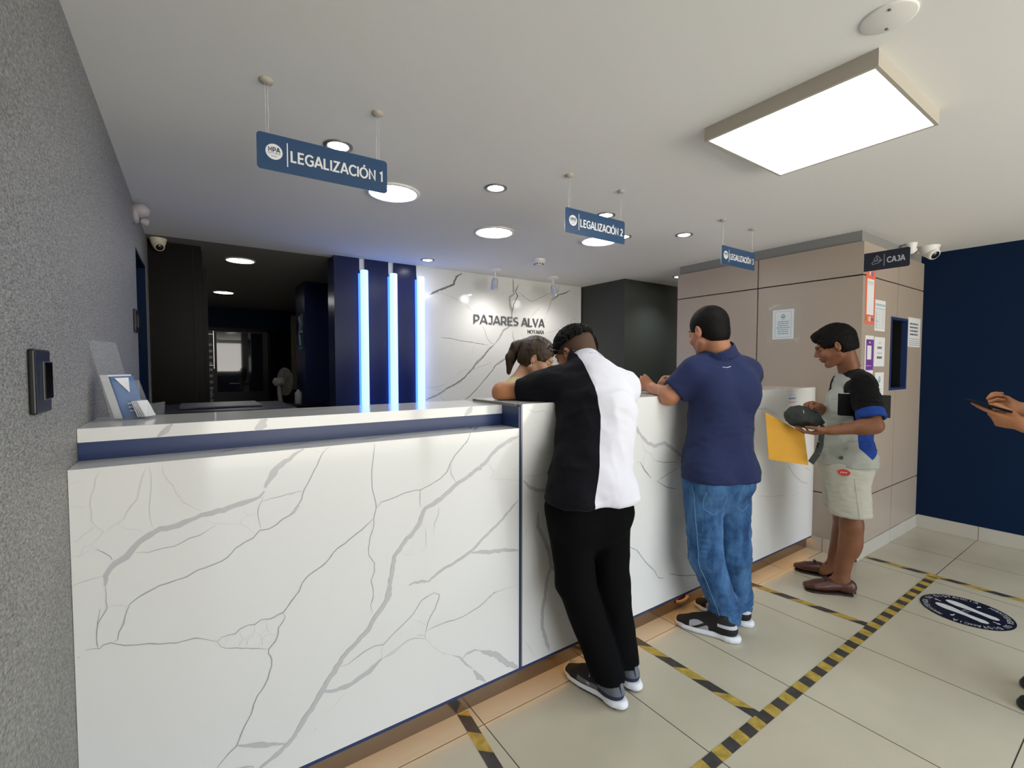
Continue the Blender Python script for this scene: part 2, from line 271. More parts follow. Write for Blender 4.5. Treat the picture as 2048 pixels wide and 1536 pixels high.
VLOW=[(17.3,0,[(0.268,1.120),(0.241,1.101),(0.204,1.074),(0.184,1.046),(0.171,1.019)]),
(14.0,0,[(0.169,1.008),(0.155,0.993),(0.112,0.979),(0.064,0.970),(0.021,0.966),(-0.015,0.957),(-0.057,0.944),(-0.086,0.942),(-0.109,0.932),(-0.129,0.916),(-0.144,0.900),(-0.159,0.885),(-0.178,0.871),(-0.190,0.858),(-0.197,0.844),(-0.201,0.819)]),
(2.1,1,[(-0.201,0.819),(-0.199,0.798),(-0.200,0.777),(-0.199,0.758),(-0.207,0.742),(-0.214,0.733)]),
(1.8,1,[(0.166,0.995),(0.161,0.981),(0.151,0.954),(0.153,0.925),(0.158,0.896)]),
(1.8,1,[(0.161,0.979),(0.186,0.984),(0.202,0.985),(0.239,0.990),(0.268,0.993)]),
(1.8,2,[(0.112,0.972),(0.117,0.953),(0.124,0.943),(0.151,0.945)]),
(1.8,2,[(0.124,0.943),(0.106,0.934),(0.106,0.920),(0.122,0.908),(0.140,0.885)]),
(1.7,2,[(0.018,0.951),(0.035,0.938),(0.063,0.929),(0.106,0.920)]),
(2.0,1,[(0.043,0.929),(0.026,0.919),(0.004,0.908),(-0.018,0.905),(-0.037,0.896),(-0.053,0.889),(-0.079,0.889),(-0.110,0.886),(-0.137,0.891)]),
(2.8,1,[(0.268,0.948),(0.251,0.929),(0.217,0.913),(0.201,0.900),(0.181,0.891),(0.153,0.891),(0.137,0.871),(0.115,0.864),(0.091,0.850),(0.070,0.828),(0.041,0.817),(0.015,0.811),(-0.002,0.810),(-0.026,0.798),(-0.064,0.791),(-0.089,0.788),(-0.107,0.780),(-0.133,0.770),(-0.152,0.757),(-0.155,0.749)]),
(1.9,2,[(-0.199,0.758),(-0.190,0.762),(-0.172,0.757),(-0.155,0.749),(-0.159,0.733),(-0.167,0.718)]),
(1.6,2,[(-0.103,1.123),(-0.099,1.085),(-0.102,1.038),(-0.106,0.994),(-0.103,0.968),(-0.098,0.946)]),
(2.0,2,[(-0.075,1.124),(-0.074,1.095),(-0.065,1.074),(-0.053,1.060),(-0.047,1.036),(-0.037,1.021),(-0.032,1.010),(-0.014,0.994),(0.002,0.981),(0.013,0.979)]),
(1.6,2,[(-0.109,1.115),(-0.119,1.092),(-0.125,1.061),(-0.129,1.036),(-0.141,1.019),(-0.153,1.003),(-0.160,0.985),(-0.171,0.975),(-0.177,0.976),(-0.194,0.961)]),
(1.6,2,[(-0.171,0.975),(-0.157,0.961),(-0.128,0.949),(-0.118,0.939)]),
(1.5,2,[(-0.202,1.121),(-0.212,1.098),(-0.214,1.077),(-0.222,1.058),(-0.225,1.037),(-0.221,1.015),(-0.223,0.991),(-0.214,0.977),(-0.200,0.961),(-0.210,0.946),(-0.225,0.931),(-0.215,0.918)]),
(3.7,1,[(-0.215,0.918),(-0.200,0.905),(-0.189,0.892),(-0.185,0.882)]),
(1.5,2,[(-0.259,1.037),(-0.242,1.031),(-0.225,1.034)]),
(1.2,2,[(-0.262,1.091),(-0.248,1.098),(-0.235,1.097)]),
(1.2,2,[(-0.264,0.949),(-0.251,0.946),(-0.235,0.963),(-0.214,0.977)]),
(1.2,2,[(-0.262,0.912),(-0.249,0.906),(-0.236,0.915),(-0.216,0.917)]),
(1.2,2,[(-0.249,0.906),(-0.240,0.928),(-0.225,0.931)]),
(1.5,1,[(-0.265,0.835),(-0.247,0.839),(-0.225,0.843),(-0.206,0.845)]),
(2.2,1,[(0.263,0.674),(0.246,0.657),(0.229,0.639),(0.215,0.619),(0.192,0.613),(0.176,0.609)]),
(7.5,1,[(0.253,0.666),(0.239,0.649)]),
(12.6,0,[(0.240,1.096),(0.262,1.116),(0.282,1.127)]),
(2.3,1,[(0.357,1.125),(0.338,1.107),(0.320,1.068),(0.294,1.018),(0.280,0.994),(0.273,0.965),(0.262,0.949),(0.245,0.929),(0.237,0.927)]),
(1.9,2,[(0.303,1.125),(0.324,1.115),(0.338,1.107)]),
(2.2,1,[(0.238,0.986),(0.256,0.992),(0.277,0.992)]),
(2.0,1,[(0.508,1.121),(0.504,1.081),(0.497,1.034),(0.497,0.969),(0.510,0.914),(0.511,0.897),(0.501,0.862),(0.503,0.841),(0.490,0.803),(0.482,0.764),(0.483,0.739),(0.503,0.705),(0.502,0.677),(0.490,0.647),(0.496,0.616),(0.497,0.583),(0.487,0.563)]),
(2.6,1,[(0.511,0.897),(0.528,0.914),(0.558,0.920),(0.583,0.924),(0.614,0.934),(0.650,0.937),(0.674,0.935),(0.714,0.949),(0.752,0.965),(0.782,0.988),(0.796,1.018),(0.812,1.043),(0.847,1.075),(0.873,1.100),(0.883,1.127)]),
(2.2,1,[(0.796,1.018),(0.799,0.977),(0.819,0.943)]),
(2.6,1,[(0.674,0.935),(0.672,0.899),(0.674,0.873)]),
(14.8,0,[(1.113,1.095),(1.077,1.086),(1.025,1.062),(0.986,1.037),(0.958,1.007),(0.915,0.980),(0.872,0.958),(0.826,0.935),(0.791,0.915),(0.756,0.889),(0.728,0.876),(0.695,0.865),(0.681,0.845),(0.671,0.812),(0.648,0.786),(0.621,0.766),(0.594,0.734),(0.575,0.713),(0.568,0.681),(0.562,0.644),(0.554,0.600),(0.541,0.566),(0.528,0.549)]),
(3.1,1,[(0.500,0.863),(0.463,0.833),(0.427,0.812),(0.404,0.797),(0.377,0.784),(0.358,0.764),(0.343,0.745),(0.318,0.732),(0.286,0.715),(0.270,0.698),(0.261,0.674),(0.249,0.659),(0.237,0.647)]),
(10.4,0,[(1.113,0.825),(1.071,0.793),(1.025,0.753),(0.979,0.723),(0.935,0.694),(0.897,0.665),(0.860,0.647),(0.809,0.630),(0.764,0.618),(0.726,0.601),(0.706,0.587)]),
(14.4,0,[(1.113,0.611),(1.053,0.626),(0.979,0.636),(0.913,0.649),(0.887,0.653)]),
(10.5,0,[(0.711,0.587),(0.674,0.593),(0.646,0.598),(0.628,0.593)]),
(1.9,2,[(0.969,0.997),(0.991,0.961),(0.980,0.943),(0.947,0.929)]),
(2.0,2,[(0.980,0.933),(1.025,0.927),(1.071,0.916),(1.113,0.910)]),
(2.0,2,[(1.060,0.976),(1.089,0.957),(1.113,0.952)]),
(1.8,2,[(0.747,0.860),(0.746,0.829),(0.730,0.805),(0.726,0.762)]),
(1.8,2,[(0.680,0.806),(0.696,0.781),(0.694,0.746),(0.698,0.723),(0.670,0.708)]),
(1.7,2,[(0.599,0.716),(0.634,0.703),(0.636,0.729)]),
(1.7,2,[(0.576,0.636),(0.589,0.637)]),
(1.8,2,[(0.673,0.507),(0.682,0.529),(0.725,0.539),(0.749,0.519),(0.744,0.493)]),
(2.4,2,[(0.945,0.425),(0.967,0.456),(1.001,0.463),(1.113,0.464)]),
(1.8,1,[(-0.212,0.761),(-0.218,0.726),(-0.221,0.696),(-0.220,0.668),(-0.218,0.658)]),
(2.1,1,[(-0.198,0.760),(-0.207,0.744),(-0.217,0.725),(-0.221,0.702),(-0.221,0.671),(-0.218,0.658)]),
(2.5,1,[(-0.155,0.750),(-0.163,0.724),(-0.167,0.706),(-0.177,0.687),(-0.180,0.669),(-0.186,0.665)]),
(2.6,1,[(-0.243,0.662),(-0.230,0.662),(-0.216,0.657),(-0.207,0.665),(-0.193,0.664),(-0.184,0.658),(-0.165,0.648),(-0.146,0.642),(-0.134,0.639),(-0.116,0.636),(-0.093,0.627),(-0.073,0.621),(-0.055,0.616),(-0.031,0.616),(-0.014,0.616),(0.008,0.606),(0.025,0.597),(0.040,0.587)]),
(9.1,2,[(-0.258,0.650),(-0.254,0.647)]),
(2.2,1,[(0.040,0.587),(0.050,0.596),(0.068,0.597),(0.086,0.594),(0.098,0.606),(0.119,0.610),(0.135,0.607),(0.154,0.617),(0.176,0.611),(0.199,0.619),(0.214,0.620),(0.229,0.638),(0.243,0.653),(0.263,0.677)]),
(2.1,1,[(0.040,0.587),(0.048,0.570),(0.061,0.560),(0.088,0.551),(0.115,0.540),(0.146,0.529),(0.171,0.519)]),
(2.9,1,[(0.214,0.620),(0.220,0.603),(0.201,0.576),(0.198,0.551),(0.191,0.535),(0.172,0.519),(0.171,0.505),(0.181,0.480),(0.179,0.461),(0.173,0.445),(0.169,0.424),(0.156,0.403),(0.140,0.384),(0.130,0.363),(0.123,0.336),(0.110,0.316),(0.098,0.293),(0.088,0.269),(0.082,0.253),(0.060,0.238),(0.042,0.222),(0.032,0.211)]),
(1.4,2,[(0.068,0.597),(0.063,0.579),(0.056,0.567)]),
(1.4,2,[(0.096,0.607),(0.098,0.588),(0.103,0.572),(0.091,0.551)]),
(1.4,2,[(0.103,0.572),(0.118,0.569),(0.113,0.543)]),
(1.4,2,[(0.135,0.607),(0.136,0.586),(0.131,0.577),(0.118,0.569)]),
(1.5,2,[(0.136,0.586),(0.148,0.570),(0.154,0.555),(0.155,0.527)]),
(1.5,2,[(0.168,0.612),(0.168,0.583),(0.178,0.563),(0.198,0.553)]),
(1.5,2,[(0.148,0.570),(0.168,0.581)]),
(1.5,2,[(0.154,0.555),(0.165,0.564),(0.178,0.562)]),
(13.5,0,[(0.255,0.236),(0.241,0.207),(0.221,0.194),(0.197,0.179),(0.171,0.165),(0.141,0.154)]),
(14.7,0,[(0.211,0.199),(0.178,0.213),(0.146,0.228),(0.115,0.239),(0.085,0.254)]),
(9.4,0,[(0.126,0.166),(0.101,0.178),(0.077,0.187)]),
(15.2,0,[(0.562,0.606),(0.556,0.578),(0.541,0.557),(0.520,0.534),(0.501,0.511),(0.490,0.493),(0.466,0.468),(0.433,0.442),(0.410,0.426),(0.391,0.409),(0.375,0.383),(0.352,0.360),(0.341,0.344),(0.326,0.323),(0.311,0.301),(0.289,0.275),(0.271,0.252),(0.257,0.235),(0.242,0.211),(0.225,0.200)]),
(15.6,0,[(0.326,0.319),(0.351,0.312),(0.381,0.306),(0.416,0.306),(0.448,0.318),(0.480,0.330),(0.505,0.346),(0.526,0.359)]),
(3.5,0,[(0.526,0.359),(0.560,0.368),(0.591,0.379),(0.617,0.391),(0.649,0.391),(0.688,0.373)]),
(1.7,1,[(0.530,0.358),(0.564,0.362),(0.595,0.373)]),
(2.2,1,[(0.656,0.400),(0.688,0.386),(0.690,0.373)]),
(2.3,2,[(0.690,0.373),(0.719,0.334),(0.757,0.295),(0.802,0.270)]),
(7.5,0,[(0.802,0.270),(0.832,0.251),(0.858,0.213),(0.890,0.182)]),
(19.3,0,[(0.895,0.176),(0.917,0.139),(0.950,0.106)]),
(8.6,0,[(0.843,0.238),(0.864,0.254),(0.901,0.255),(0.928,0.243)]),
(21.9,0,[(0.928,0.241),(0.978,0.213),(1.024,0.176),(1.065,0.136),(1.119,0.095)]),
(2.6,1,[(0.386,0.383),(0.409,0.382),(0.425,0.390),(0.457,0.403),(0.497,0.412),(0.531,0.408),(0.552,0.422),(0.574,0.438),(0.609,0.459),(0.636,0.477),(0.654,0.497),(0.673,0.522),(0.701,0.532),(0.725,0.538),(0.749,0.523),(0.729,0.474),(0.705,0.446),(0.691,0.402),(0.688,0.387)]),
(1.7,1,[(0.531,0.408),(0.524,0.385),(0.524,0.362)]),
(2.8,1,[(0.691,0.402),(0.729,0.407),(0.773,0.409),(0.808,0.407),(0.849,0.408),(0.885,0.417),(0.923,0.427),(0.956,0.444),(0.990,0.463),(1.036,0.463)]),
(2.0,2,[(0.400,0.290),(0.377,0.269),(0.362,0.258),(0.336,0.243)]),
(5.5,2,[(0.308,0.208),(0.295,0.201)]),
(1.7,2,[(0.596,0.438),(0.595,0.416)]),
(1.8,2,[(0.636,0.446),(0.638,0.419)]),
(1.7,2,[(0.552,0.405),(0.556,0.383)]),
(1.8,2,[(0.636,0.466),(0.668,0.447),(0.691,0.424)]),
(1.9,1,[(0.265,0.684),(0.251,0.662),(0.237,0.647)]),
(2.1,1,[(0.496,0.591),(0.487,0.561),(0.493,0.530)])]
VHIGH=[(15.7,0,[(1.138,0.903),(1.168,0.872),(1.215,0.850),(1.299,0.841),(1.386,0.811),(1.473,0.773)]),
(3.1,2,[(1.138,0.922),(1.206,0.915),(1.244,0.919),(1.298,0.904)]),
(17.5,0,[(1.220,0.753),(1.216,0.692),(1.255,0.622),(1.285,0.544),(1.290,0.495),(1.265,0.439),(1.255,0.362),(1.241,0.311),(1.244,0.231),(1.261,0.178),(1.281,0.115)]),
(18.0,0,[(1.290,0.503),(1.331,0.457),(1.378,0.392),(1.443,0.316)]),
(3.0,2,[(1.140,0.722),(1.154,0.697),(1.149,0.660)]),
(3.1,2,[(1.141,0.219),(1.178,0.159),(1.207,0.117)]),
(3.8,2,[(1.149,1.211),(1.196,1.190),(1.243,1.195),(1.268,1.178)]),
(18.3,0,[(1.745,1.184),(1.787,1.131),(1.830,1.092),(1.875,1.037),(1.931,0.992),(1.989,0.967),(2.071,0.978),(2.133,0.945),(2.203,0.898),(2.316,0.845),(2.455,0.811)]),
(3.8,2,[(1.886,1.007),(1.909,0.953),(1.966,0.924),(1.990,0.883)]),
(3.9,1,[(1.990,0.891),(2.061,0.871),(2.185,0.860)]),
(7.5,1,[(1.877,0.897),(1.922,0.839),(1.968,0.799)]),
(4.7,1,[(2.015,0.777),(2.100,0.730),(2.188,0.708)]),
(3.9,1,[(2.015,0.777),(2.111,0.806),(2.198,0.827)]),
(3.0,2,[(1.844,0.897),(1.899,0.894)]),
(3.0,2,[(1.932,0.950),(1.899,0.909),(1.911,0.863)]),
(4.7,1,[(1.786,0.481),(1.862,0.438),(1.930,0.361),(2.001,0.297),(2.037,0.249),(2.086,0.236)]),
(5.0,1,[(2.129,0.248),(2.199,0.222),(2.305,0.190),(2.416,0.170)]),
(3.9,2,[(2.140,1.194),(2.159,1.162)]),
(11.5,2,[(2.983,1.110),(3.128,1.103),(3.283,1.055)]),
(4.8,2,[(3.073,1.096),(3.094,1.038),(3.115,0.980)]),
(5.7,2,[(2.961,0.777),(3.052,0.719),(3.109,0.673)]),
(15.0,2,[(3.441,0.691),(3.552,0.594),(3.664,0.536),(3.757,0.512),(3.892,0.415)]),
(10.9,2,[(3.704,0.637),(3.798,0.603),(3.885,0.548)]),
(5.0,2,[(3.042,0.535),(3.210,0.498),(3.410,0.481)]),
(5.3,2,[(3.516,0.454),(3.624,0.463)]),
(11.4,1,[(2.895,0.228),(2.932,0.173),(2.960,0.119)]),
(3.6,2,[(2.674,0.978),(2.756,0.882),(2.841,0.800)]),
(12.1,0,[(2.316,0.845),(2.530,0.716),(2.609,0.583)])]
VBACK=[(17.9,1,[(2.259,2.319),(2.194,2.280),(2.170,2.231),(2.158,2.199),(2.066,2.154),(1.976,2.116),(1.899,2.074)]),
(4.5,2,[(1.899,2.074),(1.845,2.074)]),
(3.6,2,[(1.899,2.074),(2.021,2.104),(2.134,2.073),(2.228,2.039),(2.299,2.013),(2.384,1.934)]),
(23.3,0,[(2.879,2.331),(2.885,2.248),(2.892,2.170),(2.837,2.131),(2.837,2.064),(2.858,1.998),(2.871,1.920)]),
(12.5,1,[(2.934,2.337),(2.955,2.277),(2.913,2.194),(2.941,2.151),(2.892,2.057),(2.865,1.943),(2.865,1.909)]),
(7.2,0,[(2.955,2.198),(3.047,2.137),(3.133,2.104),(3.251,2.154),(3.341,2.197),(3.433,2.235)]),
(9.0,0,[(3.543,2.323),(3.512,2.248),(3.465,2.196),(3.418,2.144),(3.388,2.046),(3.342,1.972)]),
(12.5,1,[(3.787,2.334),(3.705,2.283),(3.639,2.247),(3.528,2.213),(3.481,2.173),(3.426,2.144)]),
(5.4,2,[(3.266,2.061),(3.177,1.985),(3.119,1.923)]),
(17.9,0,[(2.871,1.909),(2.823,1.805),(2.756,1.769),(2.702,1.678),(2.649,1.621)]),
(4.5,1,[(2.495,1.801),(2.527,1.748),(2.546,1.684),(2.597,1.625),(2.649,1.621)]),
(16.1,0,[(2.649,1.621),(2.558,1.553),(2.494,1.476),(2.419,1.421),(2.381,1.356),(2.332,1.325),(2.295,1.282),(2.223,1.220),(2.082,1.160),(1.991,1.106),(1.857,1.055)]),
(8.1,1,[(2.643,1.615),(2.558,1.542),(2.482,1.454),(2.394,1.389),(2.344,1.324),(2.271,1.261),(2.164,1.200),(2.071,1.155)]),
(4.5,1,[(2.012,1.666),(2.132,1.659),(2.225,1.641),(2.395,1.625),(2.571,1.602)]),
(2.7,2,[(2.395,1.603),(2.376,1.550),(2.370,1.496)]),
(4.5,2,[(2.344,1.335),(2.469,1.378),(2.610,1.421)]),
(7.2,1,[(2.878,1.763),(2.878,1.706),(2.903,1.650),(2.878,1.547),(2.809,1.479),(2.755,1.444),(2.649,1.388),(2.609,1.333),(2.558,1.279),(2.493,1.214),(2.417,1.140),(2.343,1.077),(2.270,1.032)]),
(7.2,0,[(2.850,1.524),(2.755,1.456),(2.675,1.411),(2.623,1.344),(2.519,1.246)]),
(3.6,2,[(2.878,1.513),(2.878,1.445),(2.920,1.388)]),
(3.6,2,[(3.840,1.978),(3.723,1.921),(3.609,1.842)]),
(3.6,2,[(3.561,1.839),(3.466,1.787),(3.328,1.757)]),
(3.6,2,[(1.837,1.172),(1.969,1.174),(2.083,1.212)]),
(3.6,2,[(1.924,1.155),(2.059,1.145)]),
(3.6,2,[(2.002,1.101),(2.024,1.069),(2.058,1.036)]),
(3.6,2,[(2.176,1.284),(2.272,1.346),(2.369,1.356)]),
(4.5,2,[(2.730,2.134),(2.770,2.181)]),
(3.6,2,[(2.790,2.239),(2.837,2.288)]),
(3.6,2,[(3.312,1.887),(3.342,1.972)]),
(12.5,2,[(1.857,1.055),(1.792,1.028)])]
# ================================================================ THE ROOM
ZC = 2.335; WX = -.265; RX = 5.15; YF = -2.6; YB = 4.17
MB().box((-1.2, -4.2, -.05), (7.5, 9.5, 0), M_tile).build('floor', structure=True)
MB().box((WX-.1, YF, ZC), (6.6, 4.27, ZC+.08), M_ceil).build('ceiling', structure=True)
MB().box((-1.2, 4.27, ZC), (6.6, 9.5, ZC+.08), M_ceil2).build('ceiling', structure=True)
# left wall: doorway y 3.50-4.21
w = MB().box((WX-.1, YF, 0), (WX, 3.52, ZC), M_wallp).box((WX-.1, 3.52, 2.09), (WX, 4.22, ZC), M_wallp).box((WX-.1, 4.22, 0), (WX, 9.4, ZC), M_wallp)
w.build('wall_left', structure=True)
dr = MB().box((WX-.09, 3.52, 0), (WX-.06, 4.22, 2.09), M_navyw).build('door_1', structure=True)
MB().box((WX-.06, 3.52, 0), (WX-.001, 3.535, 2.09), M_navyw).box((WX-.06, 4.205, 0), (WX-.001, 4.22, 2.09), M_navyw).box((WX-.06, 3.52, 2.075), (WX-.001, 4.22, 2.09), M_navyw).build('door_frame', dr)
# right wall, dark blue
MB().box((RX, YF, 0), (RX+.1, 1.60, ZC), M_navyw).build('wall_right', structure=True)
MB().box((RX-.012, YF, 0), (RX-.0005, 1.277, .104), M_skirt).build('baseboard_right', structure=True)
# shop front behind the camera: posts and header, open to the street
MB().box((WX-.1, YF-.1, 0), (.10, YF, ZC), M_frieze).box((2.5, YF-.1, 0), (2.62, YF, ZC), M_frieze).box((5.0, YF-.1, 0), (RX+.1, YF, ZC), M_frieze).box((.10, YF-.1, 2.22), (5.0, YF, ZC), M_frieze).build('wall_front', structure=True)
# back wall: marble field
mb = MB().box((1.765, YB, 0), (3.862, YB+.1, ZC), M_marble)
for wd, t, pts in VBACK:
    pts = [p for p in pts if 1.77 < p[0] < 3.86 and p[1] < ZC-.003]
    if len(pts) > 1: ribbon(mb, pts, wd*.001, lambda q, t=t: (min(max(q.x, 1.766), 3.861), YB-.0006-.0001*t, min(q.y, ZC-.001)), (M_mv0, M_mv1, M_mv2)[t], .5, .02)
mb.box((3.862, YB-.012, 0), (3.872, YB+.1, ZC), M_white)
mb.build('wall_back', structure=True)
# navy laminate slabs with white strips between
mb = MB().box((1.03, YB+.02, 0), (1.765, YB+.22, ZC), M_white)
for a, b in ((1.012, 1.228), (1.277, 1.491), (1.543, 1.758)): mb.box((a, YB-.004, 0), (b, YB+.02, ZC), M_navyg)
mb.box((1.012, YB+.02, 0), (1.03, YB+.22, ZC), M_navyg)
mb.build('wall_back', structure=True)
# charcoal box beyond the marble wall
MB().box((3.889, 3.49, 0), (6.4, 4.27, ZC), M_darkbox).build('wall_corridor', structure=True)
MB().box((6.4, 1.2, 0), (6.5, 4.3, ZC), M_frieze).build('wall_corridor', structure=True)
# tan clad block with the cashier window
KX, KY0, KY1 = 3.85, 1.29, 2.79
cx0 = KX+.012; cy0 = KY0+.012
bl = MB()
bl.box((cx0, cy0, 0), (cx0+.08, KY1, 2.255), M_groove)
bl.box((cx0, cy0, 0), (4.405, cy0+.08, 2.255), M_groove).box((4.775, cy0, 0), (RX, cy0+.08, 2.255), M_groove)
bl.box((4.405, cy0, 0), (4.775, cy0+.08, 1.20), M_groove).box((4.405, cy0, 1.765), (4.775, cy0+.08, 2.255), M_groove)
bl.box((cx0+.08, KY1-.08, 0), (RX, KY1, 2.255), M_tan)
bl.box((KX+.02, KY0+.02, 2.255), (RX, KY1-.01, ZC), M_frieze)
blk = bl.build('wall_cashier', structure=True)
G = .003
zs = ((.1, .4355), (.4445, 2.0195), (2.0285, 2.255))
for z0, z1 in zs:
    for y0, y1 in ((KY0, 2.0155), (2.0245, KY1)):
        MB().box((KX, y0, z0), (cx0, y1, z1), M_tan).build('cladding_panel', blk)
    for x0, x1 in ((KX+.012, 4.537), (4.543, RX)):
        if z0 < 1 < z1:
            if x0 < 4: MB().box((x0, KY0, z0), (4.405, cy0, z1), M_tan).box((4.405, KY0, z0), (4.537, cy0, 1.20), M_tan).box((4.405, KY0, 1.765), (4.537, cy0, z1), M_tan).build('cladding_panel', blk)
            else: MB().box((4.775, KY0, z0), (RX, cy0, z1), M_tan).box((4.543, KY0, z0), (4.775, cy0, 1.20), M_tan).box((4.543, KY0, 1.765), (4.775, cy0, z1), M_tan).build('cladding_panel', blk)
        else: MB().box((x0, KY0, z0), (x1, cy0, z1), M_tan).build('cladding_panel', blk)
MB().box((KX-.012, KY0-.012, 0), (KX, KY1, .1), M_skirt).box((KX-.012, KY0-.012, 0), (RX-.012, KY0, .1), M_skirt).build('baseboard_cashier', structure=True)
# cashier window: navy frame, sliding glass; interior shade put into black lining and back
cw = MB()
for a, b in (((4.405, 1.20), (4.425, 1.765)), ((4.755, 1.20), (4.775, 1.765)), ((4.425, 1.20), (4.755, 1.22)), ((4.425, 1.745), (4.755, 1.765))):
    cw.box((a[0], KY0-.006, a[1]), (b[0], KY0+.03, b[1]), M_navy).box((a[0], KY0+.0301, a[1]), (b[0], KY0+.22, b[1]), M_black)
cw.box((4.40, KY0+.22, 1.19), (4.78, KY0+.235, 1.775), M_blackg)
wn = cw.build('window_1', structure=True)
MB().box((4.45, KY0+.09, 1.225), (4.62, KY0+.095, 1.74), M_blackg).build('sliding_pane', wn)
MB().box((4.445, KY0+.085, 1.225), (4.452, KY0+.10, 1.74), M_alu).build('pane_edge', wn)

# ================================================================ RECEPTION COUNTER
CY = 1.57; LX1 = 1.116; HX0 = 1.134; LZ = 1.128; HZ = 1.228; SZ = 1.217
ct = thing('reception_counter', 'long white quartz reception counter with grey veins and navy trim', 'counter', (1.8, 1.75, 0))
def quartz_front(name, x0, x1, z0, z1, V, depth=.02, parent=ct):
    mb = MB().box((x0, CY, z0), (x1, CY+depth, z1), M_quartz)
    for wd, t, pts in V:
        pts = [p for p in pts if x0-.03 < p[0] < x1+.03 and z0-.03 < p[1] < z1+.03]
        if len(pts) < 2: continue
        ribbon(mb, pts, max(wd*.001, .0016), lambda q, t=t: (min(max(q.x, x0), x1), CY-.0005-.0001*t, min(max(q.y, z0), z1)), (M_vein0, M_vein1, M_vein2)[t])
    return mb.build(name, parent)
quartz_front('front_panel', WX+.001, LX1, .10, LZ, VLOW)
quartz_front('front_panel', HX0, KX-.001, .10, HZ, VHIGH)
def top_veins(mb, x0, x1, y0, y1, z, n, seed):
    rd = random.Random(seed)
    for k in range(n):
        x = rd.uniform(x0, x1); y = rd.uniform(y0, y1); a = rd.uniform(.2, .9); L = rd.uniform(.1, .4)
        pts = [(x+L*i/4*math.cos(a)+rd.uniform(-.01, .01), y+L*i/4*math.sin(a)+rd.uniform(-.01, .01)) for i in range(5)]
        pts = [p for p in pts if x0 < p[0] < x1 and y0 < p[1] < y1]
        if len(pts) > 1: ribbon(mb, pts, rd.choice((.002, .003, .012)), lambda q: (q.x, min(max(q.y, y0), y1), z), M_vein0 if rd.random() < .5 else M_vein1)
mb = MB().box((WX+.001, CY+.02, LZ-.02), (LX1, 1.76, LZ), M_quartz); top_veins(mb, WX, LX1, CY+.02, 1.70, LZ+.0004, 8, 3); mb.build('lower_ledge', ct)
mb = MB().box((WX+.001, 1.70, SZ-.038), (LX1, 2.03, SZ), M_quartz); top_veins(mb, WX, LX1, 1.71, 2.02, SZ+.0004, 9, 5)
for x, w_ in ((-.09, .02), (.16, .035), (.93, .03)): ribbon(mb, [(x, SZ-.038), (x+.02, SZ-.02), (x+.035, SZ)], w_, lambda q: (q.x, 1.6995, min(max(q.y, SZ-.038), SZ)), M_vein0)
mb.build('raised_shelf', ct)
MB().box((WX+.001, 1.705, LZ), (LX1, 1.72, SZ-.038), M_navy).box((LX1, CY+.03, LZ), (HX0-.006, 1.99, SZ), M_navy).build('recessed_band', ct)
MB().box((LX1, CY+.004, .10), (HX0-.006, CY+.03, SZ), M_navy).box((HX0-.007, CY+.001, .10), (HX0, CY+.03, HZ-.004), M_alu).box((LX1, CY+.03, HZ-.012), (HX0, 1.96, HZ), M_alu).build('joint_trim', ct)
mb = MB().box((HX0, CY+.02, HZ-.02), (KX-.001, 1.96, HZ), M_quartz); top_veins(mb, HX0, KX, CY+.03, 1.95, HZ+.0004, 22, 8); mb.build('high_countertop', ct)
MB().box((WX+.001, CY+.002, .086), (KX-.001, CY+.03, .10), M_navy).build('base_strip', ct)
MB().box((WX+.001, 1.602, 0), (KX-.001, 1.62, .086), M_steel).build('kickboard', ct)
MB().box((WX+.001, 1.62, .086), (KX-.001, 1.70, 1.10), M_black).box((WX+.001, CY+.03, .086), (KX-.001, 1.70, .10), M_black).build('carcass', ct)
# warm LED strip under the counter lip
M_warm = mat('warm_led_strip', (1, .6, .25), .5, emit=(1, .50, .14), estr=4)
MB().box((WX+.3, CY+.008, .0835), (KX-.02, CY+.016, .0858), M_warm).build('led_strip', ct)

# ================================================================ FLOOR TAPE AND STICKER
def tape(label, a, b, w=.050, blk=.095, skew=.6, zz=.0012, ph=0):
    a = Vector((*a, 0)); b = Vector((*b, 0)); d = (b-a); L = d.length; d.normalize(); n = Vector((-d.y, d.x, 0)); mb = MB(); k = -1
    rd = random.Random(int(L*1000))
    while k*blk < L:
        s0 = k*blk+ph; s1 = s0+blk; sk = skew*w
        pts = [(s0, 0), (s1, 0), (s1+sk, w), (s0+sk, w)]
        pts = [(min(max(s, 0), L), t) for s, t in pts]
        if pts[1][0]-pts[0][0] > 1e-4 or pts[2][0]-pts[3][0] > 1e-4:
            mb.add([a+d*s+n*t+Vector((0,0,zz)) for s, t in pts], [(0,1,2,3)], M_yel if k % 2 else M_tapek)
        k += 1
    mb.box((0,0,0), (0,0,0), M_tapek) if False else None
    o = mb.build('floor_tape'); tag(o, label, 'tape', 'yellow and black marking tapes on the floor'); return o
tape('long yellow and black hazard tape running parallel to the counter', (.6, .873), (3.98, .873), .050, .060, .15, .0016)
tape('bright yellow and black tape meeting the kickboard nearest the grey wall', (.835, 1.598), (.74, .6), .046, .098, .8, .0010)
tape('yellow and black cross tape ending beside the white and black shirted man', (1.790, 1.60), (1.792, .923), .050, .10, 1.1, .0010)
tape('yellow and black cross tape ending beside the man in blue jeans', (2.862, 1.60), (2.925, .923), .050, .10, 1.1, .0010)
tape('farthest yellow and black cross tape, past the corner of the tan block', (3.975, 1.275), (4.01, -.6), .050, .10, 1.1, .0010)

